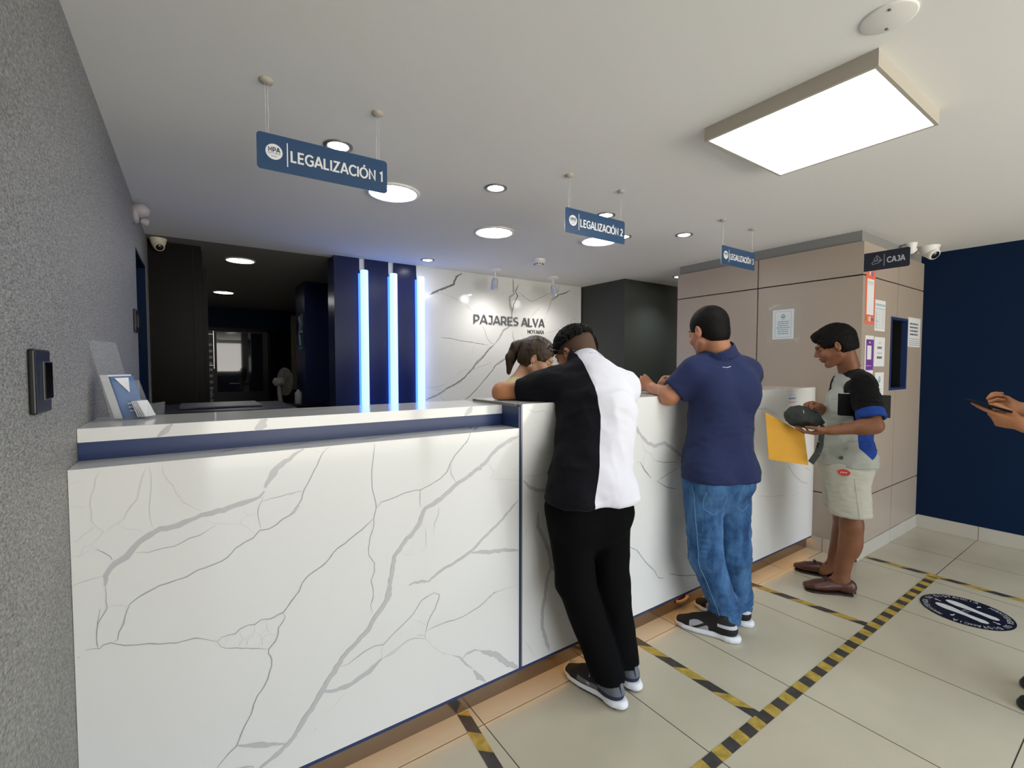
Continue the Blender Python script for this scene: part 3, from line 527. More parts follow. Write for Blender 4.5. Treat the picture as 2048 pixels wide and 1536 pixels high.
M_stk = mat('navy_floor_vinyl', (.008, .009, .025), .4); M_stw = mat('white_floor_vinyl', (.62, .63, .60), .5)
def sticker():
    c = Vector((3.572, .659, .002)); R = .196
    mb = MB().lathe(c, [(R, 0), (R, .0006)], M_stk, 64)
    th = math.radians(38)     # direction of the feet
    U = Vector((math.cos(th+PI/2), math.sin(th+PI/2), 0)); V = Vector((math.cos(th), math.sin(th), 0)); Nz = Vector((0,0,.0012))
    U = Vector((.26, .96, 0)).normalized(); V = Vector((U.y, -U.x, 0))
    def loc(u, v, z=1): return c+U*u+V*v+Nz*z
    for s in (-1, 1):       # two shoe soles
        prof = [(.118, .0), (.112, .014), (.09, .026), (.055, .030), (.01, .022), (-.03, .017), (-.07, .020), (-.10, .022), (-.118, .012), (-.122, 0)]
        pts = [loc(u, s*.048+w_*1.0) for u, w_ in prof]+[loc(u, s*.048-w_) for u, w_ in prof[::-1]]
        mb.add(pts, [list(range(len(pts)))], M_stw)
    for ang in (0, 90, 180, 270):   # small arrows
        a = math.radians(ang); d = U*math.cos(a)+V*math.sin(a); n = Vector((-d.y, d.x, 0)); r0 = .122 if ang % 180 else .137
        P = lambda r, t: c+d*r+n*t+Nz
        mb.add([P(r0-.02, -.003), P(r0, -.003), P(r0, -.010), P(r0+.014, 0), P(r0, .010), P(r0, .003), P(r0-.02, .003)], [list(range(7))], M_stw)
    def ring(txt, a0, a1, r, h):
        n = len(txt)
        for i, ch in enumerate(txt):
            if ch == ' ': continue
            a = a0+(a1-a0)*(i+.5)/n; d = U*math.cos(a)+V*math.sin(a); t = Vector((d.y, -d.x, 0))
            t = t if (a1-a0) < 0 else -t
            # letters read along the ring with their tops outwards
            mb2 = MB(); up = d; xd = up.cross(Vector((0,0,1)))
            wd = r*abs(a1-a0)/n*.78
            put_text(mb, ch, c+d*(r-h/2)-xd*wd/2+Nz*.6, xd, up, M_stw, width=wd, height=h, bold=.01, thick=.0004)
    ring('MANTENGA SU DISTANCIA', math.radians(-82), math.radians(82), .172, .024)
    ring('MANTENGA SU DISTANCIA', math.radians(98), math.radians(262), .172, .024)
    put_text(mb, 'MPA', c+U*-.0+V*-.0+Nz*.6+U*(.0)-V*.018, V, U, M_mv0, height=.014, bold=.01, thick=.0004)
    put_text(mb, 'NOTARIA', c+Nz*.6-U*.014-V*.018, V, U, M_mv0, height=.007, bold=.01, thick=.0004)
    o = mb.build('floor_sticker'); tag(o, 'round navy floor sticker with white footprints and distance wording', 'sticker')
sticker()

# ================================================================ CEILING FITTINGS
M_panelglow = mat('led_diffuser', (.9, .9, .9), .5, emit=(.93, 1, .98), estr=5)
M_canglow = mat('round_led_diffuser', (.9, .9, .9), .5, emit=(1, 1, 1), estr=16)
M_spotglow = mat('spot_lens_glow', (.9, .9, .9), .5, emit=(1, .97, 1), estr=30)
M_frame = mat('beige_panel_frame', (.45, .41, .345), .45)
pl_ = thing('ceiling_light_panel', 'large square surface-mounted LED panel in a beige frame', 'ceiling light', (2.0, .83, ZC))
f_ = MB(); x0, x1, y0, y1, zb = 1.70, 2.30, .548, 1.118, ZC-.052
for a, b in (((x0, y0), (x1, y0+.012)), ((x0, y1-.012), (x1, y1)), ((x0, y0+.0121), (x0+.012, y1-.0121)), ((x1-.012, y0+.0121), (x1, y1-.0121))): f_.box((*a, zb), (*b, ZC), M_frame)
f_.box((x0+.013, y0+.013, zb+.021), (x1-.013, y1-.013, ZC-.001), M_frame); f_.build('frame', pl_)
MB().box((x0+.012, y0+.012, zb+.002), (x1-.012, y1-.012, zb+.02), M_panelglow).build('diffuser', pl_)

def copy_tree(root, loc, label, group=None, rz=0):
    r = root.copy(); C.objects.link(r); r.location = loc; r.rotation_euler = (0, 0, rz); r['label'] = label
    if group: r['group'] = group
    for ch in list(root.children):
        c = ch.copy(); C.objects.link(c); c.parent = r
        for g in ch.children:
            d = g.copy(); C.objects.link(d); d.parent = c
    return r
# round recessed LED lights
can = thing('round_ceiling_light', 'x', 'ceiling light', (0,0,0), 'round recessed LED ceiling lights')
MB().lathe((0,0,0), [(.142, 0), (.142, -.008), (.126, -.010), (.124, -.002)], M_white, 40).build('trim_ring', can)
MB().lathe((0,0,0), [(.124, -.002), (.124, -.0045), (0.0001, -.0045)], M_canglow, 40).build('diffuser', can)
spots = [((0.922, 2.487), 'round ceiling light partly hidden by the first hanging blue sign'),
         ((1.778, 2.809), 'round ceiling light in open ceiling in front of the marble wall'),
         ((2.553, 2.548), 'round ceiling light partly hidden by the middle hanging blue sign'),
         ((0.369, 4.853), 'round ceiling light nearer of the two over the dark back office'),
         ((0.345, 7.084), 'small far round ceiling light deep in the dark back office')]
for i, (p, lb) in enumerate(spots):
    s_ = .86 if i > 2 else 1
    if i == 0: can.location = (*p, ZC); can['label'] = lb
    else:
        r = copy_tree(can, (*p, ZC), lb); r.scale = (s_, s_, 1)
# recessed spotlights
sp = thing('recessed_spotlight', 'x', 'spotlight', (0,0,0), 'small recessed ceiling spotlights')
MB().lathe((0,0,0), [(.060, 0), (.060, -.004), (.050, -.007), (.043, -.004), (.040, 0)], M_alu, 32).build('trim_ring', sp)
MB().lathe((0,0,0), [(.041, -.0008), (.030, -.006), (.0001, -.008)], M_spotglow, 32).build('lamp_face', sp)
L_ = [((0.536, 2.100), 'ceiling spotlight peeking over the top of the first hanging sign'),
      ((1.349, 2.115), 'ceiling spotlight between the first and middle hanging signs'),
      ((2.158, 2.099), 'ceiling spotlight just above the middle hanging sign'),
      ((2.944, 2.086), 'ceiling spotlight between the middle and third hanging signs'),
      ((1.752, 3.883), 'ceiling spotlight close to the right end blue light tube'),
      ((2.620, 2.371), 'ceiling spotlight behind the right end of the middle sign'),
      ((4.277, 3.090), 'far ceiling spotlight touching the left edge of the tan block')]
for i, (p, lb) in enumerate(L_):
    if i == 0: sp.location = (*p, ZC); sp['label'] = lb
    else: copy_tree(sp, (*p, ZC), lb)
# two surface spot heads over the lettering wall
sh = thing('surface_spotlight', 'x', 'spotlight', (0,0,0), 'white swivel spot heads before the marble wall')
MB().lathe((0,0,0), [(.062, 0), (.062, -.018), (.055, -.022), (.0001, -.022)], M_white, 32).build('ceiling_plate', sh)
MB().tube([(0,0,-.02), (0,0,-.085)], .007, M_white, 10).build('stem', sh)
M_spothead = mat('spot_head_grey', (.50, .53, .58), .4)
hd = MB().lathe((0, .0, -.08), [(.0001, 0), (.026, .006), (.034, .03), (.035, .115), (.030, .117), (.028, .10), (.0001, .10)], M_spothead, 28, axis=(.1, .35, -1)).build('lamp_head', sh)
MB().lathe((.0097, .034, -.177), [(.027, 0), (.0001, 0.001)], M_spotglow, 24, axis=(.1, .35, -1)).build('lens', hd)
for i, (p, lb) in enumerate((((2.472, 3.888), 'white swivel spot head left of the ceiling smoke detector'), ((3.192, 3.865), 'white swivel spot head right of the smoke detector'))):
    if i == 0: sh.location = (*p, ZC); sh['label'] = lb
    else: copy_tree(sh, (*p, ZC), lb, rz=-.9)
for (x, y) in ((2.472, 3.888), (3.192, 3.865)):
    ld = bpy.data.lights.new('wall_wash_beam', 'SPOT'); lo = bpy.data.objects.new('wall_wash_beam', ld); C.objects.link(lo)
    lo.location = (x+.02, y-.10, ZC-.21); ld.energy = 5; ld.spot_size = 2.5; ld.spot_blend = 1; ld.shadow_soft_size = .05; ld.color = (1, .97, .94)
    lo.rotation_euler = (math.radians(22), 0, 0)
ld = bpy.data.lights.new('corridor_beam', 'SPOT'); lo = bpy.data.objects.new('corridor_beam', ld); C.objects.link(lo)
lo.location = (4.277, 3.090, ZC-.012); ld.energy = 16; ld.spot_size = 2.2; ld.spot_blend = .8; ld.shadow_soft_size = .035; ld.color = (.88, 1, .97)
# smoke detector
sd = thing('smoke_detector', 'white round smoke detector on the ceiling before the marble wall', 'smoke detector', (2.561, 3.305, ZC))
x, y = 2.561, 3.305
MB().lathe((x, y, ZC), [(.062, 0), (.062, -.030), (.050, -.036), (.0001, -.036)], M_white, 36).build('housing', sd)
MB().lathe((x, y, ZC-.036), [(.040, 0), (.036, -.016), (.0001, -.018)], M_white, 28).build('sensor_head', sd)
mb = MB()
for k in range(10):
    a = k*PI/5; mb.box((x+.037*math.cos(a)-.005, y+.037*math.sin(a)-.005, ZC-.048), (x+.037*math.cos(a)+.005, y+.037*math.sin(a)+.005, ZC-.041), M_black)
mb.build('sensor_slots', sd)
# blanked round cover
x, y = 1.576, .489
cv = thing('ceiling_cover_plate', 'large white round cover plate on the ceiling near the LED panel', 'cover plate', (x, y, ZC))
MB().lathe((x, y, ZC), [(.064, 0), (.064, -.003), (.060, -.005), (.0001, -.005)], mat('painted_metal', (.78, .76, .72), .5), 44).build('plate', cv)
for s in (-1, 1): MB().lathe((x+s*.040, y+s*.015, ZC-.005), [(.005, 0), (.004, -.003), (.0001, -.003)], M_alu, 12).build('screw', cv)

# ================================================================ HANGING SIGNS
def emblem(mb, c, r, xd, yd, m=M_letter, dark=M_sign):
    c = Vector(c); xd = Vector(xd); yd = Vector(yd); n = xd.cross(yd)
    k = 36; P = [c+xd*r*math.cos(2*PI*i/k)+yd*r*math.sin(2*PI*i/k)+n*.0006 for i in range(k)]
    mb.add(P, [list(range(k))], m)
    put_text(mb, 'MPA', c+yd*(r*-.02)+n*.0008, xd, yd, dark, width=r*1.35, height=r*.58, bold=.06, thick=.0003, align='c')
    put_text(mb, 'NOTARIA', c-yd*(r*.30)+n*.0008, xd, yd, dark, width=r*1.5, height=r*.2, bold=.02, thick=.0003, align='c')
    a = c-yd*r*.55+n*.001; mb.quad(a-xd*r*.35, a+xd*r*.35, a+xd*r*.35-yd*r*.06, a-xd*r*.35-yd*r*.06, dark)
def rrect(w, h, r, k=5):
    P = []
    for cx_, cy_, a0 in ((w-r, h-r, 0), (r, h-r, 90), (r, r, 180), (w-r, r, 270)):
        for i in range(k+1):
            a = math.radians(a0+90*i/k); P.append((cx_+r*math.cos(a), cy_+r*math.sin(a)))
    return P
def hang_sign(num, p0, xd, w, h, label, wires):
    xd = Vector(xd).normalized(); yd = Vector((0,0,1)); n = xd.cross(yd); p0 = Vector(p0)
    t = thing('hanging_sign', label, 'sign', tuple(p0+xd*w/2), 'blue signs hanging over the counter')
    R = rrect(w, h, .012); F = [p0+xd*a+yd*b for a, b in R]
    MB().slab([p-n*.004 for p in F], n, .004, M_signedge).slab([p-n*.0001 for p in F], n, .0012, M_sign).build('sign_board', t)
    lt = MB(); o = p0+n*.0014
    put_text(lt, 'LEGALIZACIÓN '+num, o+xd*(w*.235)+yd*(h*.335), xd, yd, M_letter, width=w*.725, height=h*.31, bold=.035)
    lt.build('lettering', t)
    em = MB(); emblem(em, o+xd*(w*.118)+yd*(h*.52), h*.215, xd, yd)
    a = o+xd*w*.207+yd*h*.18+n*.0004; em.quad(a, a+xd*.0035, a+xd*.0035+yd*h*.66, a+yd*h*.66, M_letter); em.build('emblem', t)
    for wx in wires:
        b = p0+xd*wx+yd*h; b2 = Vector((b.x, b.y, ZC))
        MB().lathe(tuple(b2), [(.022, 0), (.021, -.007), (.011, -.012), (.0001, -.013)], M_frame, 20).build('ceiling_mount', t)
        MB().tube([b2+xd*-.004, b+xd*-.004], .0011, M_wire, 6).tube([b2+xd*.004, b+xd*.004], .0011, M_wire, 6).build('suspension_wire', t)
    return t
hang_sign('1', (.188, 1.759, 2.043), (1, -.028, 0), .436, .120, 'nearest hanging blue sign, lettered with a figure 1', (.032, .402))
hang_sign('2', (1.533, 1.765, 2.052), (1, 0, 0), .428, .123, 'middle hanging blue sign, lettered with a figure 2', (.026, .396))
hang_sign('3', (2.838, 1.73, 2.050), (1, .0, 0), .405, .122, 'third hanging blue sign near the tan block, lettered with a figure 3', (.015, .375))
def caja():
    xd = Vector((0, -1, 0)); yd = Vector((0,0,1)); n = Vector((-1, 0, 0)); w, h = .252, .124; p0 = Vector((KX+.004, KY0, 2.040))
    t = thing('projecting_sign', 'dark navy cashier sign projecting from the corner of the tan block', 'sign', tuple(p0+xd*w/2))
    R = [(a, b) for a, b in rrect(w, h, .012) if a > .02]+[(0, h), (0, 0)]
    R = sorted(R, key=lambda q: math.atan2(q[1]-h/2, q[0]-w/2)); F = [p0+xd*a+yd*b for a, b in R]
    MB().slab(F, -n, .004, M_signedge).slab(F, n, .0012, M_signd).build('sign_board', t)
    M_lg = mat('pale_grey_lettering', (.50, .51, .53), .4)
    lt = MB(); o = p0+n*.0013; put_text(lt, 'CAJA', o+xd*.131+yd*.042, xd, yd, M_lg, width=.094, height=.036, bold=.045); lt.build('lettering', t)
    ic = MB(); c = o+xd*.075+yd*.068
    P = lambda u, v: c+xd*u+yd*v+n*.0006
    def ln(pts, w_=.0022):
        ic.tube([P(*q) for q in pts], w_/2, M_lg, 6)
    ln([(-.018, .000), (-.016, .012), (-.008, .020), (0, .023), (.008, .020), (.016, .012), (.018, .000), (-.018, .000)])
    ln([(-.005, .023), (-.003, .030), (.003, .030), (.005, .023)]); ln([(0, .004), (0, .016)]); ln([(-.004, .007), (.004, .010)])
    ln([(-.030, -.018), (-.018, -.006), (-.008, -.006), (.002, -.010), (.010, -.010), (.026, .000)]); ln([(-.022, -.028), (-.010, -.022), (.006, -.022), (.026, -.006), (.026, .000)]); ln([(-.030, -.018), (-.022, -.028)])
    a = o+xd*.113+yd*.024+n*.0004; ic.quad(a, a+xd*.0028, a+xd*.0028+yd*.078, a+yd*.078, M_lg); ic.build('emblem', t)
caja()

# ================================================================ WALL LETTERING
M_let = mat('brushed_grey_letter', (.16, .165, .17), .35, metal=.5)
wl = thing('wall_lettering', 'raised grey office name lettering on the marble wall', 'lettering', (2.9, YB, 1.80))
for txt, x, z, w_, h_, m_ in (('PAJARES', 2.385, 1.823, .56, .092, M_let), ('ALVA', 2.995, 1.823, .312, .092, M_let), ('NOTARÍA', 3.075, 1.747, .232, .040, M_black)):
    mb = MB(); put_text(mb, txt, (x, YB-.001, z), (1,0,0), (0,0,1), m_, width=w_, height=h_, bold=.012 if h_ > .05 else .0, thick=.014 if h_ > .05 else .006); mb.build('letters', wl)

# ================================================================ BLUE LIGHT TUBES
M_tube = mat('blue_led_tube', (.5, .7, 1), .3, emit=(.20, .34, .66), estr=1.5)
M_tubeblue = mat('tube_side_glow', (.1, .2, .9), .3, emit=(.02, .08, 1.0), estr=1.5*1.6)
tb = thing('light_tube', 'x', 'light tube', (0,0,0), 'vertical blue light tubes on the navy wall')
MB().lathe((0,0,.02), [(.0001, 0), (.030, 0), (.034, .012), (.034, 2.195), (.031, 2.205), (.0001, 2.205)], M_tube, 20).build('glowing_tube', tb)
MB().box((-.026, .032, 0), (.026, .045, 2.225), M_white).box((-.040, .037, .0), (-.026, .045, 2.20), M_tubeblue).box((.026, .037, .0), (.040, .045, 2.20), M_tubeblue).build('back_channel', tb)
for i, (x, lb) in enumerate(((1.256, 'leftmost of the three vertical blue light tubes'), (1.522, 'middle of the three vertical blue light tubes'), (1.788, 'rightmost blue light tube, at the edge of the marble'))):
    if i == 0: tb.location = (x, YB-.05, 0); tb['label'] = lb
    else: copy_tree(tb, (x, YB-.05, 0), lb)

# ================================================================ SWITCHES, CAMERAS, EMERGENCY LAMP
s1_ = thing('wall_switch', 'black vertical switch plate on the near grey wall', 'switch', (WX, 1.33, 1.36), 'black switch plates on the grey wall')
MB().box((WX, 1.267, 1.298), (WX+.010, 1.387, 1.418), M_black, .004).build('plate', s1_) if False else MB().box((WX, 1.270, 1.292), (WX+.012, 1.385, 1.422), M_black, .004).build('plate', s1_)
MB().box((WX+.012, 1.318, 1.318), (WX+.0145, 1.383, 1.398), mat('switch_inset_edge', (.09, .09, .10), .3), .001).box((WX+.0145, 1.320, 1.320), (WX+.016, 1.381, 1.396), M_blackg, .001).build('rocker', s1_)
s2_ = thing('wall_switch', 'small far black switch plate beside the navy doorway', 'switch', (WX, 3.34, 1.64), 'black switch plates on the grey wall')
MB().box((WX, 3.275, 1.575), (WX+.012, 3.415, 1.70), M_black, .004).build('plate', s2_); MB().box((WX+.012, 3.33, 1.60), (WX+.020, 3.41, 1.675), M_blackg, .002).build('rocker', s2_)
def dome(loc, label, m, r=.052, aim=(.2, -1, -.6)):
    t = thing('security_camera', label, 'camera', loc, 'dome security cameras on the ceiling'); x, y, z = loc
    MB().lathe(loc, [(r*1.05, 0), (r*1.05, -.008), (r*.95, -.016), (r*.93, -.03), (r*.75, -.055), (r*.5, -.075), (.0001, -.082)], m, 36).build('housing', t)
    a = Vector(aim).normalized(); c = Vector((x, y, z-.042))
    e_ = MB().lathe(tuple(c+a*r*.25), [(r*.66, 0), (r*.66, r*.5), (r*.60, r*.66), (r*.48, r*.70)], m, 28, axis=a).build('eyeball', t)
    MB().lathe(tuple(c+a*r*.90), [(r*.50, 0), (r*.42, .007), (.0001, .010)], M_blackg, 24, axis=a).build('lens', e_)
dome((-.195, 4.38, ZC), 'cream dome camera on the ceiling above the dark cabinet', M_cream, aim=(.25, -1, -.75))
dome((4.83, 1.185, ZC), 'white dome camera on the ceiling by the blue wall', M_white, r=.066, aim=(-.38, -.75, -.62))
dome((4.60, 1.235, ZC), 'white dome camera half hidden behind the cashier sign', M_white, r=.036, aim=(.6, -.6, -.55))
em = thing('emergency_light', 'small white sensor lamp high on the grey wall', 'emergency light', (WX, 3.45, 2.27))
M_gw = mat('greyed_white_plastic', (.45, .42, .43), .4)
MB().lathe((WX, 3.45, 2.262), [(.0001, .0), (.055, 0), (.055, .018), (.045, .026), (.0001, .030)], M_gw, 30, axis=(1,0,0)).build('base_plate', em)
MB().lathe((WX+.022, 3.43, 2.275), [(.036, 0), (.038, .02), (.030, .045), (.012, .058), (.0001, .06)], M_gw, 28, axis=(1, -.25, .1)).build('sensor_globe', em)
MB().lathe((WX+.03, 3.48, 2.235), [(.012, 0), (.022, .02), (.022, .038), (.0001, .038)], M_gw, 24, axis=(1, .3, -.25)).build('lamp_head', em)

# ================================================================ PAPERS AND POSTERS
def paper(kind, label, o, xd, w, h, deco, cat='notice', m=None, group='papers taped to the tan block'):
    xd = Vector(xd).normalized(); yd = Vector((0,0,1)); n = xd.cross(yd); o = Vector(o)
    t = MB(); F = [o, o+xd*w, o+xd*w+yd*h, o+yd*h]; t.slab([p-n*.0 for p in F], n, .0008, m or M_paper)
    cnt_ = [1]
    def R(u, v, w_, h_, mm, k=1):
        cnt_[0] += .25; k = cnt_[0]*.5
        a = o+xd*(u*w)+yd*(v*h)+n*(.0008+.0003*k); t.quad(a, a+xd*(w_*w), a+xd*(w_*w)+yd*(h_*h), a+yd*(h_*h), mm)
    def T(txt, u, v, w_, h_, mm, k=1): put_text(t, txt, o+xd*(u*w)+yd*(v*h)+n*(.0008+.0003*k), xd, yd, mm, width=w_*w, height=h_*h, thick=.0002, bold=.01)
    deco(R, T, t, o, xd, yd, n, w, h)
    ob = t.build(kind); tag(ob, label, cat, group); return ob
def lines(R, u, v0, w_, n_, dv, hh, m, rd=random.Random(4)):
    for k in range(n_):
        x = u
        ww = w_*rd.uniform(.72, 1); x = u+(w_-ww)/2
        while x < u+(w_+ww)/2-.02:
            l = min(rd.uniform(.05, .16), u+(w_+ww)/2-x); R(x, v0-k*dv, l, hh, m); x += l+.02
M_orange = mat('orange_poster', (.82, .17, .08), .45); M_purple = mat('purple_poster', (.17, .05, .30), .45); M_blue2 = mat('poster_blue', (.10, .16, .45), .45); M_greenb = mat('poster_green', (.15, .28, .12), .5)
YW = KY0-.0008
def d_orange(R, T, t, o, xd, yd, n, w, h):
    R(.14, .17, .74, .63, M_paper); R(.36, .86, .10, .07, M_letter); R(.56, .85, .14, .08, M_blue2); R(.22, .73, .58, .02, M_signedge); R(.26, .70, .5, .012, M_signedge)
    R(.06, .06, .13, .06, M_greenb); R(.30, .06, .05, .07, M_letter); R(.44, .05, .13, .09, M_letter); R(.64, .065, .14, .05, M_blue2); R(.82, .065, .13, .05, M_blue2)
paper('poster', 'orange poster with a blank white panel under the cashier sign', (3.897, YW, 1.685), (1, 0, 0), .17, .40, d_orange, 'poster', M_orange)
def d_table(R, T, t, o, xd, yd, n, w, h):
    R(.03, .80, .94, .06, M_signedge); R(.03, .86, .94, .015, M_inkt); R(.03, .70, .94, .04, M_signedge)
    for k in range(11): R(.05, .64-k*.055, .22, .012, M_ink); R(.36, .64-k*.055, .18, .012, M_mv0); R(.62, .64-k*.055, .3, .012, M_mv0)
    lines(R, .05, .30, .3, 1, .05, .02, M_ink)
paper('price_list', 'white price list sheet right of the orange poster', (4.075, YW, 1.645), (1, 0, 0), .205, .225, d_table, 'paper')
def d_purple(R, T, t, o, xd, yd, n, w, h):
    R(.12, .10, .88, .80, M_purple); R(.25, .38, .50, .36, M_paper); R(.48, .80, .12, .04, M_letter); R(.2, .21, .6, .012, M_letter)
paper('poster', 'purple poster with white borders below the orange poster', (3.915, YW, 1.330), (1, 0, 0), .155, .275, d_purple, 'poster')
def d_wifi(R, T, t, o, xd, yd, n, w, h):
    T('WI-FI', .36, .78, .3, .05, M_ink); lines(R, .22, .60, .56, 1, .1, .075, M_ink); lines(R, .25, .44, .5, 1, .1, .02, M_ink); lines(R, .2, .26, .6, 1, .1, .085, M_ink)
paper('notice', 'white notice with big grey lines right of the purple poster', (4.085, YW, 1.385), (1, 0, 0), .205, .215, d_wifi)
def d_note(R, T, t, o, xd, yd, n, w, h):
    c = o+xd*w*.5+yd*h*.80+n*.001; emblem(t, c, w*.13, xd, yd, M_inkt, M_letter)
    lines(R, .2, .52, .6, 6, .065, .018, M_inkt)
paper('notice', 'white notice with small emblem just below the purple poster', (3.900, YW, 1.065), (1, 0, 0), .165, .235, d_note)
paper('notice', 'white notice with small emblem beside the cashier window, lowest right', (4.115, YW, 1.075), (1, 0, 0), .175, .265, d_note)
def d_lined(R, T, t, o, xd, yd, n, w, h):
    lines(R, .05, .76, .85, 4, .12, .055, M_ink, random.Random(8)); lines(R, .05, .27, .9, 4, .07, .012, M_ink, random.Random(2))
paper('notice', 'white lined sheet in plastic at the right of the cashier window', (4.790, YW, 1.545), (1, 0, 0), .305, .24, d_lined)
def d_front(R, T, t, o, xd, yd, n, w, h):
    for a in ((.12, .06, .76, .008), (.12, .93, .76, .008)): R(*a, M_inkt)
    for a in ((.12, .06, .012, .875), (.87, .06, .012, .875)): R(*a, M_inkt)
    emblem(t, o+xd*w*.5+yd*h*.77+n*.001, w*.105, xd, yd, M_inkt, M_letter); R(.40, .665, .2, .01, M_inkt)
    lines(R, .2, .575, .62, 7, .068, .028, M_inkt, random.Random(11))
nt_ = paper('notice', 'white bordered notice with emblem on the face behind the two men', (KX-.0008, 1.895, 1.600), (0, -1, 0), .160, .232, d_front)
M_tapeclr = mat('creased_clear_tape', (.85, .88, .75), .15, alpha=.5)
mb = MB()
for a, b in (((1.925, 1.845), (1.86, 1.872)), ((1.925, 1.838), (1.87, 1.862)), ((1.915, 1.85), (1.83, 1.868)), ((1.73, 1.590), (1.69, 1.602)), ((1.725, 1.577), (1.695, 1.588)), ((1.76, 1.585), (1.745, 1.590))):
    (y0_, z0_), (y1_, z1_) = a, b; x_ = KX-.0022
    mb.add([(x_, y0_, z0_), (x_, y1_, z1_), (x_-.001, y1_, z1_+.006), (x_-.001, y0_, z0_+.006)], [(0,1,2,3)], M_tapeclr)
mb.slab([(KX-.0009, 1.935, 1.565), (KX-.0009, 1.68, 1.565), (KX-.0009, 1.68, 1.88), (KX-.0009, 1.935, 1.88)], (-1, 0, 0), .0001, mat('clear_plastic_sleeve', (.7, .7, .65), .1, alpha=.12))
ob = mb.build('plastic_sleeve'); tag(ob, 'clear plastic sleeve with creased tape around the bordered notice', 'sleeve')
def d_cnt(R, T, t, o, xd, yd, n, w, h):
    T('WI-FI', .28, .82, .4, .06, M_blue2); lines(R, .2, .62, .6, 1, .1, .07, M_blue2); lines(R, .12, .42, .76, 1, .1, .06, M_inkr); lines(R, .3, .20, .4, 1, .1, .05, M_inkr)
paper('notice', 'small white notice with pink line stuck on the counter front', (3.385, CY-.0008, 1.07), (1, 0, 0), .20, .135, d_cnt, group=None)

# ================================================================ BROCHURE HOLDER
bh = thing('brochure_holder', 'clear acrylic leaflet stand on the raised shelf by the grey wall', 'brochure holder', (-.13, 1.80, SZ))
B0 = Vector((-0.212, 1.898, 1.217))+Vector((0,0,.001)); Bx = Vector((.42, .91, 0)).normalized(); Bn = Vector((Bx.y, -Bx.x, 0)); lean = math.radians(13); Bu = (Vector((0,0,1))*math.cos(lean)-Bn*math.sin(lean)).normalized(); Bw = .125
def bp(u, v, k=0): return B0+Bx*u+Bu*v+Bn*k
MB().slab([bp(0, 0), bp(Bw, 0), bp(Bw, .255), bp(0, .255)], -Bn, .003, M_glass).slab([bp(0, 0, 0), bp(Bw, 0, 0), bp(Bw, 0, .10), bp(0, 0, .10)], (0,0,1), .002, M_glass).build('back_plate', bh)
MB().slab([bp(0, .0, .045), bp(Bw, 0, .045), bp(Bw, .125, .035), bp(0, .125, .035)], Bn, .002, M_glass).slab([bp(0, 0, 0), bp(0, 0, .045), bp(0, .125, .035), bp(0, .125, 0)], -Bx, .002, M_glass).slab([bp(Bw, 0, 0), bp(Bw, 0, .045), bp(Bw, .125, .035), bp(Bw, .125, 0)], Bx, .002, M_glass).build('leaflet_pocket', bh)
MB().slab([bp(.02, .0, .085), bp(Bw-.01, 0, .085), bp(Bw-.01, .05, .10), bp(.02, .05, .10)], Bn, .002, M_glass).build('card_pocket', bh)
def leaflet(kind, label, k0, k1, v0, v1, m, deco=None, group=None):
    mb = MB().slab([bp(.006, v0, k0), bp(Bw-.006, v0, k0), bp(Bw-.006, v1, k0-.006), bp(.006, v1, k0-.006)], Bn, k1-k0, m)
    if deco:
        o = bp(.006, v0, k1+.0006)
        mb.add([bp(.02, v1-.005, k1-.004), bp(.09, v1-.005, k1-.004), bp(.07, v1-.055, k1-.001)], [(0,1,2)], M_letter)
        for j in range(3): mb.quad(bp(.04, v0+.02+j*.012, k1+.001), bp(.09, v0+.02+j*.012, k1+.001), bp(.09, v0+.024+j*.012, k1+.001), bp(.04, v0+.024+j*.012, k1+.001), M_letter)
    o = mb.build(kind); tag(o, label, 'leaflet', group); return o
M_lblue = mat('leaflet_blue', (.05, .13, .30), .35)
leaflet('leaflet_stack', 'stack of pale leaflets at the back of the acrylic stand', .003, .026, .004, .145, M_paper)
leaflet('leaflet', 'blue folded leaflet facing out of the acrylic stand', .027, .031, .004, .140, M_lblue, True)
mb = MB()
for k in range(4): mb.slab([bp(.035, .006, .052+k*.007), bp(.09, .006, .052+k*.007), bp(.09, .058, .046+k*.005), bp(.035, .058, .046+k*.005)], Bn, .003, M_paper)
tag(mb.build('business_cards'), 'bundle of pale cards in the small pocket of the acrylic stand', 'cards')

# ================================================================ BACK OFFICE
wd_ = thing('wardrobe', 'tall dark brown cabinet standing at the end of the grey wall', 'cabinet', (-.1, 4.8, 0))
MB().box((WX+.002, 4.46, 0), (.07, 5.10, ZC-.004), M_darkwood).build('body', wd_)
MB().box((.012, 4.452, .05), (.016, 4.461, ZC-.03), M_groove).build('side_groove', wd_)
d0 = Vector((0.133, 6.051, 1.560))
dl = MB().box((.085, 4.93, .05), (.118, 5.52, 2.24), M_darkwood).build('open_door', wd_)
def handle(x, y, z0, z1, dx, par):
    MB().tube([(x, y, z0), (x, y, z1)], .007, M_chrome, 10).tube([(x, y, z0+.03), (x+dx, y, z0+.03)], .005, M_chrome, 8).tube([(x, y, z1-.03), (x+dx, y, z1-.03)], .005, M_chrome, 8).build('handle', par)
handle(.155, 4.97, 1.36, 1.70, -.04, dl)
sd2 = MB().box((.07, 4.50, .05), (.076, 5.08, ZC-.03), M_darkwood).build('side_door', wd_)
handle(.112, 4.99, 1.36, 1.70, -.04, sd2)
